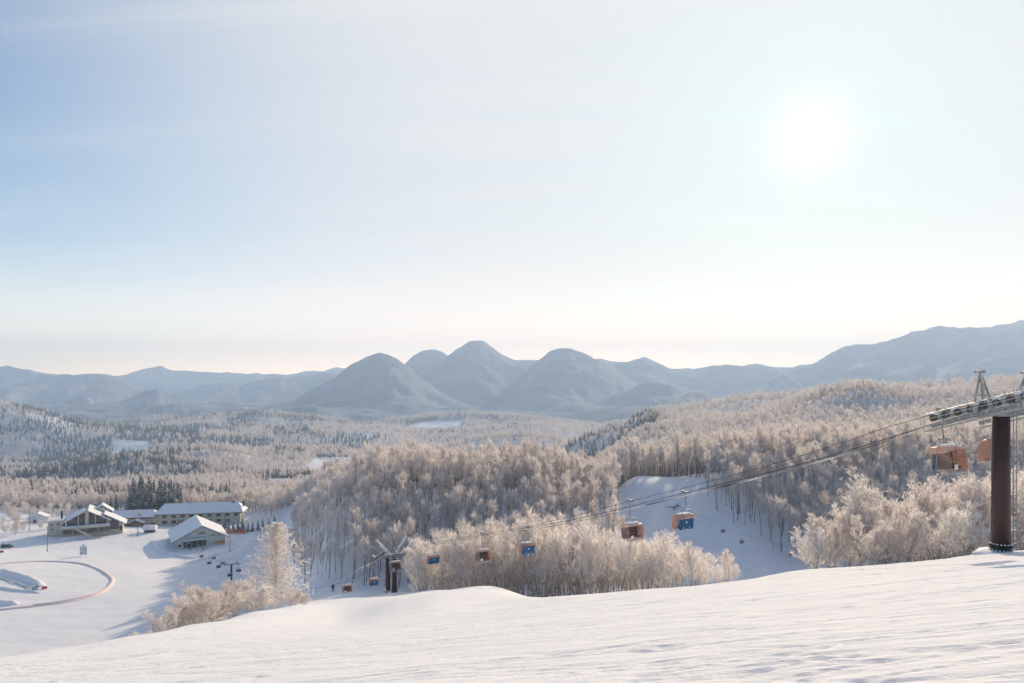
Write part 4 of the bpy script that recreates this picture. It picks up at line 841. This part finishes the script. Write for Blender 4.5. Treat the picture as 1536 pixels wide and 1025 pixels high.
M_car = mat('dark_green_car_paint', (.02, .035, .032), .3, .2, .1, 1.0, 0, .6)
M_tyre = mat('tyre', (.02, .02, .02), .9)
M_cloth = mat('dark_ski_clothes', (.02, .022, .03), .9)
M_post = snowcap('lamp_post_steel', (.07, .07, .07), .6)
M_glassb = mat('bluish_board', (.25, .38, .48), .5, 0, .5, 1.2, 0, .3, (.75, .82, .88))
M_brass = mat('ochre_panels', (.35, .25, .07), .7, 0, .3, .8)

def slab_roof(mb, poly_y0, poly_y1, x0, x1, xm, ze0, ze1, zr, th=.5, yr0=None, yr1=None, zr1=None):
    """gable roof between two y; slopes as thick slabs"""
    a, b = poly_y0, poly_y1; ra = a if yr0 is None else yr0; rb = b if yr1 is None else yr1; zb = zr if zr1 is None else zr1
    for (xe, ze) in ((x0, ze0), (x1, ze1)):
        top = [(xe, a, ze), (xm, ra, zr), (xm, rb, zb), (xe, b, ze)]
        vs = [(x, y, z + th) for x, y, z in top] + top; mb.add(vs, [(0, 1, 2, 3), (7, 6, 5, 4), (0, 4, 5, 1), (1, 5, 6, 2), (2, 6, 7, 3), (3, 7, 4, 0)])
def win(par, x0, x1, z0, z1, y, n=1, fm=None, gm=None, name='window', zt=None, rows=1):
    """a glazed opening on a front wall facing -y, with a frame proud of the wall; zt = other top height for sloping heads"""
    zt = z1 if zt is None else zt; gm = gm or M_glass; fm = fm or M_brown
    mb = MB(); t = .14
    mb.beam((x0, y - .05, z0), (x1, y - .05, z0), .12, t); mb.beam((x0, y - .05, z1), (x1, y - .05, zt), .12, t)
    for k in range(n + 1): f = k / n; x = x0 + (x1 - x0) * f; mb.beam((x, y - .05, z0), (x, y - .05, z1 + (zt - z1) * f), t, .1)
    for r in range(1, rows): z = z0 + (min(z1, zt) - z0) * r / rows; mb.beam((x0, y - .06, z), (x1, y - .06, z), .1, .1)
    w = mb.build(name, fm, par); mb = MB(); mb.ext([(x0, z0), (x1, z0), (x1, zt), (x0, z1)], y - .035, y - .015); mb.build('pane', gm, w); return w
def gable_wall(mb, x0, x1, xm, z0, ze0, ze1, zr, ya, yb): mb.ext([(x0, z0), (x1, z0), (x1, ze1), (xm, zr), (x0, ze0)], ya, yb)

# the lodge with the big glazed gable
o = at(130.5, 799, 452); o.z = min(gz(o.x, o.y), o.z) ; LZ = R(27)
o.z = at(130.5, 800, 452).z
lod = empty('lodge', o, LZ, 'wide cream lodge with glazed brown gable, curved balcony and central chimney', 'building'); lod.scale = (.84, .9, .88)
mb = MB(); gable_wall(mb, -14, 14, 0, -3, 9.6, 9.6, 16.6, 0, 24); mb.ext([(-14, -3), (14, -3), (14, 6.2), (-14, 6.2)], -1.2, -.01); mb.build('wall', M_wall, lod)
mb = MB(); slab_roof(mb, -2.6, 25, -16.6, 16.6, 0, 8.5, 8.5, 17.2, .55); rf = mb.build('roof', M_roof, lod)
mb = MB(); mb.ext([(-16.4, 8.3), (0, 16.95), (0, 17.25), (-16.6, 8.55)], -2.72, -2.62); mb.ext([(16.4, 8.3), (0, 16.95), (0, 17.25), (16.6, 8.55)], -2.72, -2.62); mb.build('bargeboard', M_brown, rf)
mb = MB(); mb.box((0, -.9, 11.0), (2.3, 1.6, 17.2)); mb.build('chimney', M_wall, lod); mb = MB(); mb.box((0, -.9, 19.85), (2.6, 1.9, .5)); mb.build('chimney_cap', M_chim, lod)
for s in (-1, 1):
    win(lod, *sorted((s * 1.3, s * 5.4)), 6.6, *((15.1, 12.9)[::s] if s > 0 else (12.9, 15.1)), -.02, 3, M_brown, M_glass) if False else None
def gwin(xa, xb, n):
    za = 16.2 - abs(xa) * .5; zb = 16.2 - abs(xb) * .5; zs = 10.3; win(lod, xa, xb, 6.6, min(za, zs + 0) if abs(xa) > abs(xb) and za < zs else min(za, 10.4), -.02, n, M_brown, M_glass, zt=min(zb, 10.4), rows=2)
    if max(za, zb) > 10.5:
        mb = MB(); mb.ext([(xa, 10.45), (xb, 10.45), (xb, max(zb, 10.5)), (xa, max(za, 10.5))], -.10, -.015); mb.build('timber_infill', M_redb, lod)
gwin(-13.2, -6.3, 4); gwin(-5.3, -1.3, 2); gwin(1.3, 5.3, 2); gwin(6.3, 13.2, 4)
for x in (-5.8, 5.8): mb = MB(); mb.box((x, -.35, 9.6), (.9, .6, 7.4)); mb.build('pier', M_wall, lod)
# curved balcony and the ground floor under it
arc = [(-17.5, -1.3)] + [(-17.5 + 33.5 * t, -3.2 - 4.2 * math.sin(math.pi * (t * .8 + .1))) for t in np.linspace(0, 1, 18)] + [(16, -1.3)]
mb = MB(); mb.ext(arc, 4.9, 6.3, 'z'); bal = mb.build('balcony', M_wall, lod); mb = MB(); mb.ext([(x * .97, y * .95 - .2 if y < -2 else y) for x, y in arc], 6.32, 6.75, 'z'); mb.build('snow_cap', M_snowpile, bal)
mb = MB(); mb.ext([(x * .93, y * .8) for x, y in arc], -3, 4.88, 'z'); mb.build('ground_floor', M_stone, lod)
for k in range(8):
    x = -13.5 + k * 3.9; y0 = -(3.2 + 4.2 * math.sin(math.pi * ((x + 17.5) / 33.5 * .8 + .1))) * .86 - .25
    mb = MB(); mb.box((x, y0, 3.0), (3.3, .3, 3.0)); mb.build('window', M_glass if k % 2 else M_brown, lod)
for x in (-9, 0, 8): mb = MB(); mb.tube([(x, -6.9 + abs(x) * .12, -2), (x, -6.9 + abs(x) * .12, 4.9)], .22, 8); mb.build('pillar', M_wall, lod)
# outside stair down to the snow
mb = MB(); mb.beam((-7, -8, 5.4), (4, -14, -.2), 2.2, .5); mb.beam((-7.0, -9.2, 6.2), (4, -15.2, .6), .2, .9); mb.build('stair', M_wall, lod)
# left wing, chimney, right wing
mb = MB(); mb.box((-21, 8, 4.0), (10, 14, 13)); wl = mb.build('left_wing', M_wall, lod); mb = MB(); mb.box((-21, 8, 10.9), (11.4, 15.4, .7)); mb.build('roof', M_roof, wl)
for (x, z) in ((-23.3, 8.2), (-23.3, 4.6), (-19.4, 8.2)): mb = MB(); mb.box((x, .93, z), (1.3, .2, 1.2)); mb.build('window', M_glass, wl)
mb = MB(); mb.box((-17.4, 6, 13.4), (1.3, 1.3, 7.0)); mb.build('flue', M_chim, lod)
mb = MB(); mb.ext([(14.05, -3), (24.5, -3), (24.5, 5.2), (14.05, 11.4)], 1.5, 16); wr = mb.build('right_wing', M_wall, lod)
mb = MB(); top = [(11.5, -.6, 13.4), (27, -.6, 4.6), (27, 17, 4.6), (11.5, 17, 13.4)]; mb.add([(x, y, z + .5) for x, y, z in top] + top, [(0, 1, 2, 3), (7, 6, 5, 4), (0, 4, 5, 1), (1, 5, 6, 2), (2, 6, 7, 3), (3, 7, 4, 0)]); mb.build('roof', M_roof, wr)
win(wr, 15.6, 21.6, 1.2, 10.0, 1.48, 4, zt=7.0, rows=3)
mb = MB(); mb.box((23, 1.4, 1.6), (1.9, .25, 3.4)); mb.build('door', M_chim, wr)
mb = MB(); slab_roof(mb, 16, 27, 2, 17, 9, 13.0, 12, 17.8, .5); mb.build('rear_roof', M_roof, lod)

# hotel wing behind
def hotel():
    o = at(238, 787, 505); h = empty('hotel', o, R(10), 'long cream hotel with snow loaded hipped roof and a row of upper windows', 'building'); h.scale = (1, 1, .9)
    mb = MB(); mb.box((28, 8, 2.2), (58, 14, 11.4)); mb.build('wall', M_wall, h)
    def hip(mb, x0, x1, y0, y1, z, zr, inset): mb.add([(x0, y0, z), (x1, y0, z), (x1, y1, z), (x0, y1, z), (x0 + inset, (y0 + y1) / 2 - .5, zr), (x1 - inset, (y0 + y1) / 2 - .5, zr), (x0, y0, z - .5), (x1, y0, z - .5), (x1, y1, z - .5), (x0, y1, z - .5)],
        [(0, 1, 5, 4), (1, 2, 5), (2, 3, 4, 5), (3, 0, 4), (0, 6, 7, 1), (1, 7, 8, 2), (2, 8, 9, 3), (3, 9, 6, 0), (6, 9, 8, 7)])
    mb = MB(); hip(mb, -3, 59.5, -1, 17, 8.4, 15.6, 5); rf = mb.build('roof', M_roof, h); mb = MB(); mb.box((28, -1.03, 7.95), (62, .1, .6)); mb.build('eaves_board', M_brown, rf)
    for k in range(9): win(h, 2.2 + k * 6.3, 5.2 + k * 6.3, 4.9, 7.0, .98, 2)
    for k in range(8): win(h, 2.2 + k * 6.3, 5.4 + k * 6.3, .2, 2.6, .98, 2)
    mb = MB(); mb.box((-18, 7, 1.0), (33.5, 12, 9.0)); mb.build('low_wing', M_wall, h)
    mb = MB(); hip(mb, -37, -1.5, -.2, 14.5, 6.4, 11.4, 4); lr = mb.build('low_roof', M_roof, h); mb = MB(); mb.box((-19, -.24, 5.9), (34.5, .1, .7)); mb.build('eaves_board', M_brown, lr)
    mb = MB(); mb.blob((-14, 2, 9), (1.6, 1.6, 2.0), 8, 5, 2, .1); mb.build('roof_vent', M_wall, h)
    win(h, -31, -19, -1.6, 1.2, .98, 6); win(h, -6.5, -3.0, -1.4, 1.4, .98, 2)
    for k in range(5): win(h, -32 + k * 6.0, -28.2 + k * 6.0, 3.4, 5.0, .98, 3, M_brown, M_wall)
    for x in (51, 58.2): mb = MB(); mb.box((x, 7, 14.0), (1.0, 1.0, 4.6)); mb.build('chimney', M_chim, h)
    # entrance canopy
    c = empty('entrance', (0, 0, 0)); c.parent = h
    mb = MB(); slab_roof(mb, -6, 1, -19.8, -8.2, -14, 2.6, 2.6, 5.4, .4); mb.build('canopy_roof', M_roof, c); mb = MB(); mb.ext([(-18.6, 2.3), (-9.4, 2.3), (-14, 4.9)], -5.6, -5.4); mb.build('canopy_gable', M_brown, c)
    mb = MB(); mb.box((-12.4, -5.7, 1.9), (6.2, .1, .7)); mb.build('canopy_sign', M_brass, c)
    for x in (-18.8, -9.2): mb = MB(); mb.box((x, -5.3, 0), (.6, .6, 5)); mb.build('post', M_brown, c)
hotel()
# snow topped cart before the entrance
p = gpt(225, 468); e = empty('kiosk', p, R(10), 'low kiosk under a thick block of snow before the hotel entrance', 'kiosk')
mb = MB(); mb.box((0, 0, .9), (6.6, 2.6, 2.0)); mb.build('body', M_brown, e); mb = MB(); mb.box((0, 0, 3.2), (8.2, 4.2, 2.6)); mb.blob((0, 0, 4.5), (4.0, 2.0, .5), 12, 5, 1, .1); mb.build('snow_cap', M_snowpile, e)

# bottom station of the lift
def station():
    c = at(302.4, 825, 430); c.z = gz(c.x + 1, c.y - 4) + .9; e = empty('lift_station', c, R(30), 'pale green gabled lift station with big snow covered roof and dark open front', 'building'); e.scale = (.93, .93, .93)
    mb = MB(); gable_wall(mb, -15.5, 14.8, 0, -3, 4.2, 4.4, 12.6, 0, 38); mb.build('wall', M_wall2, e)
    mb = MB(); slab_roof(mb, -2, 40, -18.4, 17.2, 0, 3.4, 3.6, 13.0, .6, yr0=-2); rf = mb.build('roof', M_roof, e)
    mb = MB(); mb.ext([(-18.3, 3.1), (0, 12.75), (0, 13.05), (-18.4, 3.45)], -2.12, -2.02); mb.ext([(17.1, 3.3), (0, 12.75), (0, 13.05), (17.2, 3.6)], -2.12, -2.02); mb.build('bargeboard', M_brown, rf)
    mb = MB(); mb.box((-4.2, -.1, 1.3), (13.8, .3, 4.6)); op = mb.build('opening', M_chim, e)  # solid black slab on the wall, painted shade of the open front
    for k in range(4): mb = MB(); mb.box((-9.5 + k * 3.4, -1.4, .6), (.5, .5, 4.6)); mb.build('post', M_green, e)
    mb = MB(); mb.box((-3.4, -2.4, 4.3), (15.5, 3.2, .35)); mb.blob((-3.4, -2.4, 4.55), (7.4, 2.4, .35), 14, 5, 8, .1); mb.build('porch_roof', M_snowpile, e)
    mb = MB(); mb.tube([(-7.4, -2.4, 2.6), (-7.4, -2.4, 2.2)], 1.9, 20); mb.build('bullwheel', M_dark, e)
    for (x, w) in ((-1.3, 2.0), (1.0, 2.2)): mb = MB(); mb.ext([(x - w / 2, 7.1), (x + w / 2, 7.1), (x + w / 2, 8.8), (x - w / 2, 8.4)], -.12, -.02); mb.build('window', M_brass, e)
    mb = MB(); mb.box((-.4, -.6, 6.5), (6, 1.0, .35)); mb.build('ledge', M_snowpile, e)
    for (x, w) in ((6.6, 4.0), (11, 3.4)): mb = MB(); mb.ext([(x - w / 2, 5.2), (x + w / 2, 5.2), (x + w * .2, 6.6)], -.12, -.02); mb.build('window', M_brass, e)
    mb = MB(); mb.box((11.2, -.2, 1.0), (6.6, .5, 2.6)); mb.build('kiosk_front', M_orange, e); mb = MB(); mb.box((11, -.6, 2.55), (8, 1.4, .5)); mb.build('snow_cap', M_snowpile, e)
    mb = MB(); mb.box((-13.4, -.1, .9), (2.2, .25, 1.6)); mb.build('window', M_glass, e)
station()
# snow roofed shed left of the lodge and the orange board fence right of the hotel
p = gpt(57, 500); e = empty('shed', p, R(30), 'small snow roofed shed among the white trees left of the lodge', 'building')
mb = MB(); gable_wall(mb, -6, 6, 0, -1, 3, 3, 6, 0, 10); mb.build('wall', M_snowpile, e); mb = MB(); slab_roof(mb, -1, 11, -7.4, 7.4, 0, 2.5, 2.5, 6.3, .6); mb.build('roof', M_roof, e)
mb = MB(); mb.box((-2, -.1, 1.2), (1.6, .2, 2.2)); mb.build('door', M_brown, e)
a = gpt(329, 476); b = gpt(368, 476); mb = MB()
n = 16
for k in range(n): q = a.lerp(b, (k + .5) / n); mb.box((q.x, q.y, gz(q.x, q.y) + 1.3), ((b - a).length / n * .96, .12, 2.6))
fo = mb.build('board_fence', M_orange); tag(fo, 'orange brown board fence along the snow right of the hotel', 'fence')
a2 = gpt(352, 474); mb = MB(); [mb.box((a2.x + k * 1.3, a2.y, gz(a2.x, a2.y) + 2.3), (.9, .2, 1.4)) for k in range(6)]; mb.build('red_panels', M_red, fo)
# small snowy conifers in a row before the hotel
rg = random.Random(12)
for k, px in enumerate([303, 311, 318, 324, 330, 337, 343, 350, 357, 364, 372, 379, 387, 394, 403, 412, 268, 274]):
    d = 486 + rg.uniform(-5, 7); place_tree('small_conifer', ('fir', 3), gpt(px, d), rg.uniform(0, 6), rg.uniform(.52, .78), 'small snow laden conifer in the row before the hotel front', 'tree', 'small conifers before the hotel')
for k, (px, d, h) in enumerate([(8, 455, 8), (22, 450, 9), (34, 462, 8), (4, 480, 9), (26, 486, 10), (46, 520, 9), (60, 470, 7), (75, 500, 8), (88, 478, 9), (16, 505, 10), (70, 530, 11), (40, 540, 12), (98, 535, 12), (14, 530, 11)]):
    place_tree('frosted_tree', ('bush', k % 4), gpt(px, d), rg.uniform(0, 6), h / 8, 'round white frosted tree beside the snowy yard left of the lodge', 'tree', 'white trees left of the lodge')

# ------------------------------------------------------------------ small things on the snowfield
def lamp(px, d, h, lab, pxl=0):
    e = empty('lamp_post', gpt(px, d), R(30), lab, 'lamp post'); mb = MB(); mb.tube([(0, 0, -.4), (0, 0, h * .5), (0, 0, h)], [.16, .12, .08], 8); mb.box((0, 0, .5), (.5, .5, 1.0)); mb.build('pole', M_post, e)
    mb = MB(); mb.beam((0, 0, h), (1.3, 0, h + .1), .10, .10); mb.box((1.4, 0, h), (.8, .3, .2)); mb.box((-.5, 0, h - .4), (.5, .3, .3)); mb.build('lamp_head', M_post, e)
lamp(71, 402, 14.5, 'tall dark lamp post in the blue shade left of the lodge'); lamp(44, 468, 15.0, 'slim grey lamp post among the white trees left of the lodge')
lamp(345, 418, 12.5, 'thin lamp post right of the lift station'); lamp(206, 455, 9.0, 'short lamp post left of the kiosk')
# car
def car():
    e = empty('parked_car', gpt(10.5, 409), R(8), 'dark green minivan parked on the snow at the left edge', 'car')
    mb = MB(); pr = [(-3.1, .45), (3.1, .45), (3.2, 1.1), (2.9, 1.45), (1.7, 1.6), (.9, 2.35), (-2.4, 2.45), (-3.0, 1.5), (-3.2, 1.0)]; mb.ext(pr, -1.1, 1.1); mb.build('body', M_car, e)
    mb = MB(); mb.ext([(.85, 2.25), (1.6, 1.62), (-2.6, 1.62), (-2.3, 2.32)], -1.13, -1.105); mb.ext([(.85, 2.25), (1.6, 1.62), (-2.6, 1.62), (-2.3, 2.32)], 1.105, 1.13); mb.build('window', M_glass, e)
    for x in (-2.0, 2.0):
        for y in (-1.0, 1.0): mb = MB(); mb.tube([(x, y - .14, .45), (x, y + .14, .45)], .45, 14); w = mb.build('wheel', M_tyre, e); mb = MB(); mb.tube([(x, y - .16, .45), (x, y + .16, .45)], .24, 10); mb.build('rim', M_steel, w)
    mb = MB(); mb.blob((-.8, 0, 2.46), (1.4, .9, .10), 12, 5, 2, .1); mb.build('snow_cap', M_snowpile, e)
    for y in (-.8, .8): mb = MB(); mb.box((3.16, y, 1.1), (.12, .4, .25)); mb.build('headlight', M_white, e)
car()
def signboard():
    e = empty('banner_tower', gpt(125, 392), R(20), 'tall bluish white banner board on two posts before the lodge', 'sign')
    mb = MB(); mb.box((0, 0, 3.2), (2.9, .3, 4.6)); mb.build('board', M_glassb, e)
    for x in (-1.6, 1.6): mb = MB(); mb.tube([(x, 0, -.4), (x, 0, 5.8)], .12, 8); mb.build('post', M_steel, e)
    mb = MB(); mb.blob((0, 0, 5.75), (1.8, .5, .35), 10, 5, 1, .15); mb.build('snow_cap', M_snowpile, e); mb = MB(); mb.box((.1, 0, 6.4), (.5, .3, .9)); mb.build('lamp', M_dark, e)
signboard()
# banked snow loop with a pink net along it
def berm(name, pts, w, h, m, lab, cat, net=None, kind=None):
    P3 = []
    for (px, py, d) in pts: q = gpt(px, d); P3.append(q)
    S_ = []
    for i in range(len(P3) - 1):
        p0 = P3[max(i - 1, 0)]; p1 = P3[i]; p2 = P3[i + 1]; p3 = P3[min(i + 2, len(P3) - 1)]
        for t in np.linspace(0, 1, 8, endpoint=False): S_.append(.5 * ((2 * p1) + (p2 - p0) * t + (2 * p0 - 5 * p1 + 4 * p2 - p3) * t * t + (3 * p1 - p0 - 3 * p2 + p3) * t ** 3))
    S_.append(P3[-1]); rg = random.Random(4); vs = []; fs = []; K = 7; zs = ground(np.array([q.x for q in S_]), np.array([q.y for q in S_]))
    for i, q in enumerate(S_):
        d = (S_[min(i + 1, len(S_) - 1)] - S_[max(i - 1, 0)]); d.z = 0; d.normalize(); s_ = Vector((-d.y, d.x, 0)); e_ = min(1, i / 5, (len(S_) - 1 - i) / 5) + .02
        for k in range(K): t = k / (K - 1) * 2 - 1; vs.append((q.x + s_.x * t * w, q.y + s_.y * t * w, zs[i] - .35 + (h * e_ + .35) * (math.cos(t * 1.5708) ** .8) * rg.uniform(.92, 1.08)))
        if i: fs += [((i - 1) * K + k, (i - 1) * K + k + 1, i * K + k + 1, i * K + k) for k in range(K - 1)]
    e = empty(name, P3[0], 0, lab, cat); off = P3[0]; mb = MB(); mb.add([(x - off.x, y - off.y, z - off.z) for x, y, z in vs], fs); mb.build('snow_bank', m, e, True)
    if net:
        a, b, hh = net; top = [(vs[i * K + K // 2]) for i in range(len(S_))]; ia, ib = int(a * len(S_)), int(b * len(S_)); mb = MB()
        v2 = [(x - off.x, y - off.y, z - off.z + dz) for (x, y, z) in top[ia:ib] for dz in (-.2, hh)]
        n = (ib - ia); mb.add(v2, [(2 * i, 2 * i + 2, 2 * i + 3, 2 * i + 1) for i in range(n - 1)]); mb.build('safety_net', M_pink, e)
        for i in range(ia, ib, 3): x, y, z = top[i]; mb = MB(); mb.tube([(x - off.x, y - off.y, z - off.z - .3), (x - off.x, y - off.y, z - off.z + hh + .2)], .05, 5); mb.build('post', M_pink, e)
    return e
def dist_at(px, py):      # distance at which the valley floor shows at this place of the photo
    ys = np.arange(225, 520, .5); x = (px - CX) / F * ys; r = HZ - ground(x, ys) / ys * F; i = int(np.argmin(np.abs(r - py))); return float(ys[i])
loop = [(-8, 848), (30, 844), (62, 843), (100, 844), (125, 847), (146, 854), (161, 863), (168, 871), (163, 881), (148, 891), (122, 899), (90, 905), (50, 910), (15, 914), (-10, 917)]
berm('snow_loop', [(a, b, dist_at(a, b)) for a, b in loop], 1.5, .7, M_pinksnow, 'long curved snow bank with a pink net sweeping round the sledging field', 'snow bank', (.52, .86, .22))
berm('snow_ramp', [(a, b, dist_at(a, b)) for a, b in [(-8, 858), (15, 863), (35, 869), (52, 876), (62, 882)]], 3.0, 2.4, M_snowpile, 'broad pale snow ramp inside the curved bank', 'snow bank')
berm('snow_ridge', [(a, b, dist_at(a, b)) for a, b in [(-8, 881), (15, 885), (40, 888), (64, 891)]], 1.0, .9, M_snowpile, 'narrow snow ridge below the dark hose', 'snow bank')
berm('snow_ridge', [(a, b, dist_at(a, b)) for a, b in [(-10, 906), (10, 907), (30, 906)]], 2.2, 1.8, M_snowpile, 'short snow mound at the left edge below the ramp', 'snow bank')
berm('ploughed_bank', [(a, b, dist_at(a, b)) for a, b in [(231, 812), (232, 820), (240, 827), (255, 832), (272, 836), (296, 838)]], 1.8, 1.2, M_snowpile, 'ploughed snow edge curving round the lift station yard', 'snow bank')
berm('ploughed_bank', [(a, b, dist_at(a, b)) for a, b in [(85, 812), (105, 808), (128, 806), (150, 803), (175, 799), (192, 795)]], 1.8, 1.5, M_snowpile, 'ploughed snow edge along the lodge front', 'snow bank')
berm('ploughed_bank', [(a, b, dist_at(a, b)) for a, b in [(383, 799), (392, 803), (405, 803), (418, 800)]], 1.6, 1.4, M_snowpile, 'small curved snow bank beyond the tall larch', 'snow bank')
mb = MB(); pts = [(-6, 868), (10, 871), (25, 876), (38, 881), (49, 885)]; mb.tube([Vector(gpt(a, dist_at(a, b))) + Vector((0, 0, .5)) for a, b in pts], .22, 6); tag(mb.build('snowmaking_hose', M_dark), 'black hose lying along the snow ramp', 'hose')
p = gpt(54, dist_at(54, 884)); e = empty('snow_gun', p, .3, 'blue grey snow gun at the end of the black hose', 'snow gun'); mb = MB(); mb.box((0, 0, .8), (2.4, 1.4, 1.2)); mb.build('body', M_glassb, e); mb = MB(); mb.tube([(0, 0, 1.7), (1.6, -.4, 2.0)], [.5, .6], 12); mb.build('barrel', M_steel, e)
mb = MB(); mb.box((3.4, 0, .5), (2.0, .9, .9)); mb.build('cover', M_red, e)
p = gpt(0.5, dist_at(1, 829)); e = empty('snow_scooter', p, .2, 'small red vehicle at the left edge below the minivan', 'vehicle'); mb = MB(); mb.ext([(-1.3, .35), (1.4, .35), (1.7, .7), (.7, 1.25), (-.2, .9), (-1.4, 1.0)], -.45, .45); mb.build('body', M_red, e)
mb = MB(); mb.box((0, 0, .2), (3.2, .7, .25)); mb.build('track', M_tyre, e); mb = MB(); mb.beam((.5, 0, 1.2), (.3, 0, 1.7), .1, .1); mb.beam((.3, -.4, 1.7), (.3, .4, 1.7), .08, .08); mb.build('handlebar', M_dark, e)

# people: one skinned body each
def person(loc, rz, joints, edges, rad, lab, extra=None, group=None):
    me = bpy.data.meshes.new('body'); me.from_pydata(joints, edges, []); o = bpy.data.objects.new('person', me); COL.objects.link(o); o.location = loc; o.rotation_euler = (0, 0, rz)
    sk = o.modifiers.new('skin', 'SKIN'); sd = o.modifiers.new('sub', 'SUBSURF'); sd.levels = 1; sd.render_levels = 1
    for i, r in enumerate(rad): me.skin_vertices[0].data[i].radius = (r, r)
    me.skin_vertices[0].data[0].use_root = True; me.materials.append(M_cloth); tag(o, lab, 'person', group)
    if extra: extra(o)
    return o
J = [(0, 0, .95), (0, .02, 1.2), (0, .06, 1.42), (0, .08, 1.56), (0, .10, 1.68), (0, .11, 1.80), (.19, .06, 1.42), (.32, .12, 1.18), (.30, .36, 1.08), (-.19, .06, 1.42), (-.32, .12, 1.18), (-.30, .36, 1.08),
     (.11, 0, .90), (.14, .12, .50), (.15, -.02, .10), (.15, .14, .05), (-.11, 0, .90), (-.14, .12, .50), (-.15, -.02, .10), (-.15, .14, .05)]
E = [(0, 1), (1, 2), (2, 3), (3, 4), (4, 5), (2, 6), (6, 7), (7, 8), (2, 9), (9, 10), (10, 11), (0, 12), (12, 13), (13, 14), (14, 15), (0, 16), (16, 17), (17, 18), (18, 19)]
RD = [.17, .16, .19, .07, .11, .10, .08, .065, .05, .08, .065, .05, .11, .085, .07, .06, .11, .085, .07, .06]
if not hasattr(bpy.data.meshes, 'zz'):
    def skis(o):
        mb = MB(); mb.ext([(-.85, .0), (.85, .0), (1.0, .12), (.97, .13), (.82, .03), (-.85, .03)], .10, .20, 'x') if False else None
        for x in (-.15, .15): mb.beam((x, -.8, .02), (x, .8, .02), .09, .03); mb.beam((x, .8, .02), (x, .98, .12), .09, .03)
        mb.build('skis', M_dark, o); mb = MB()
        for x in (-.32, .32): mb.tube([(x, .36, 1.1), (x * 1.2, -.2, .02)], .02, 5)
        mb.build('ski_poles', M_dark, o)
    SK = []
    for (px, py, y0, sc_, lab) in ((499.5, 879, 196, 1.35, 'skier in dark clothes gliding down the blue shaded snow'),):
        q = gpt(px, y0); SK.append(person(q, R(200), J, E, RD, lab, skis)); SK[-1].scale = (sc_,) * 3
    for k, (px, py, lab) in enumerate(((208, 800, 'person in dark clothes walking left of the kiosk'), (285.5, 827, 'person standing before the dark front of the lift station'), (197, 806, 'child standing on the snow before the hotel wing'))):
        q = gpt(px, dist_at(px, py)); o_ = person(q, R(150 + 60 * k), J, E, RD, lab); o_.scale = ((1.15, 1.1, .8)[k],) * 3
print('OBJ', len(bpy.data.objects))
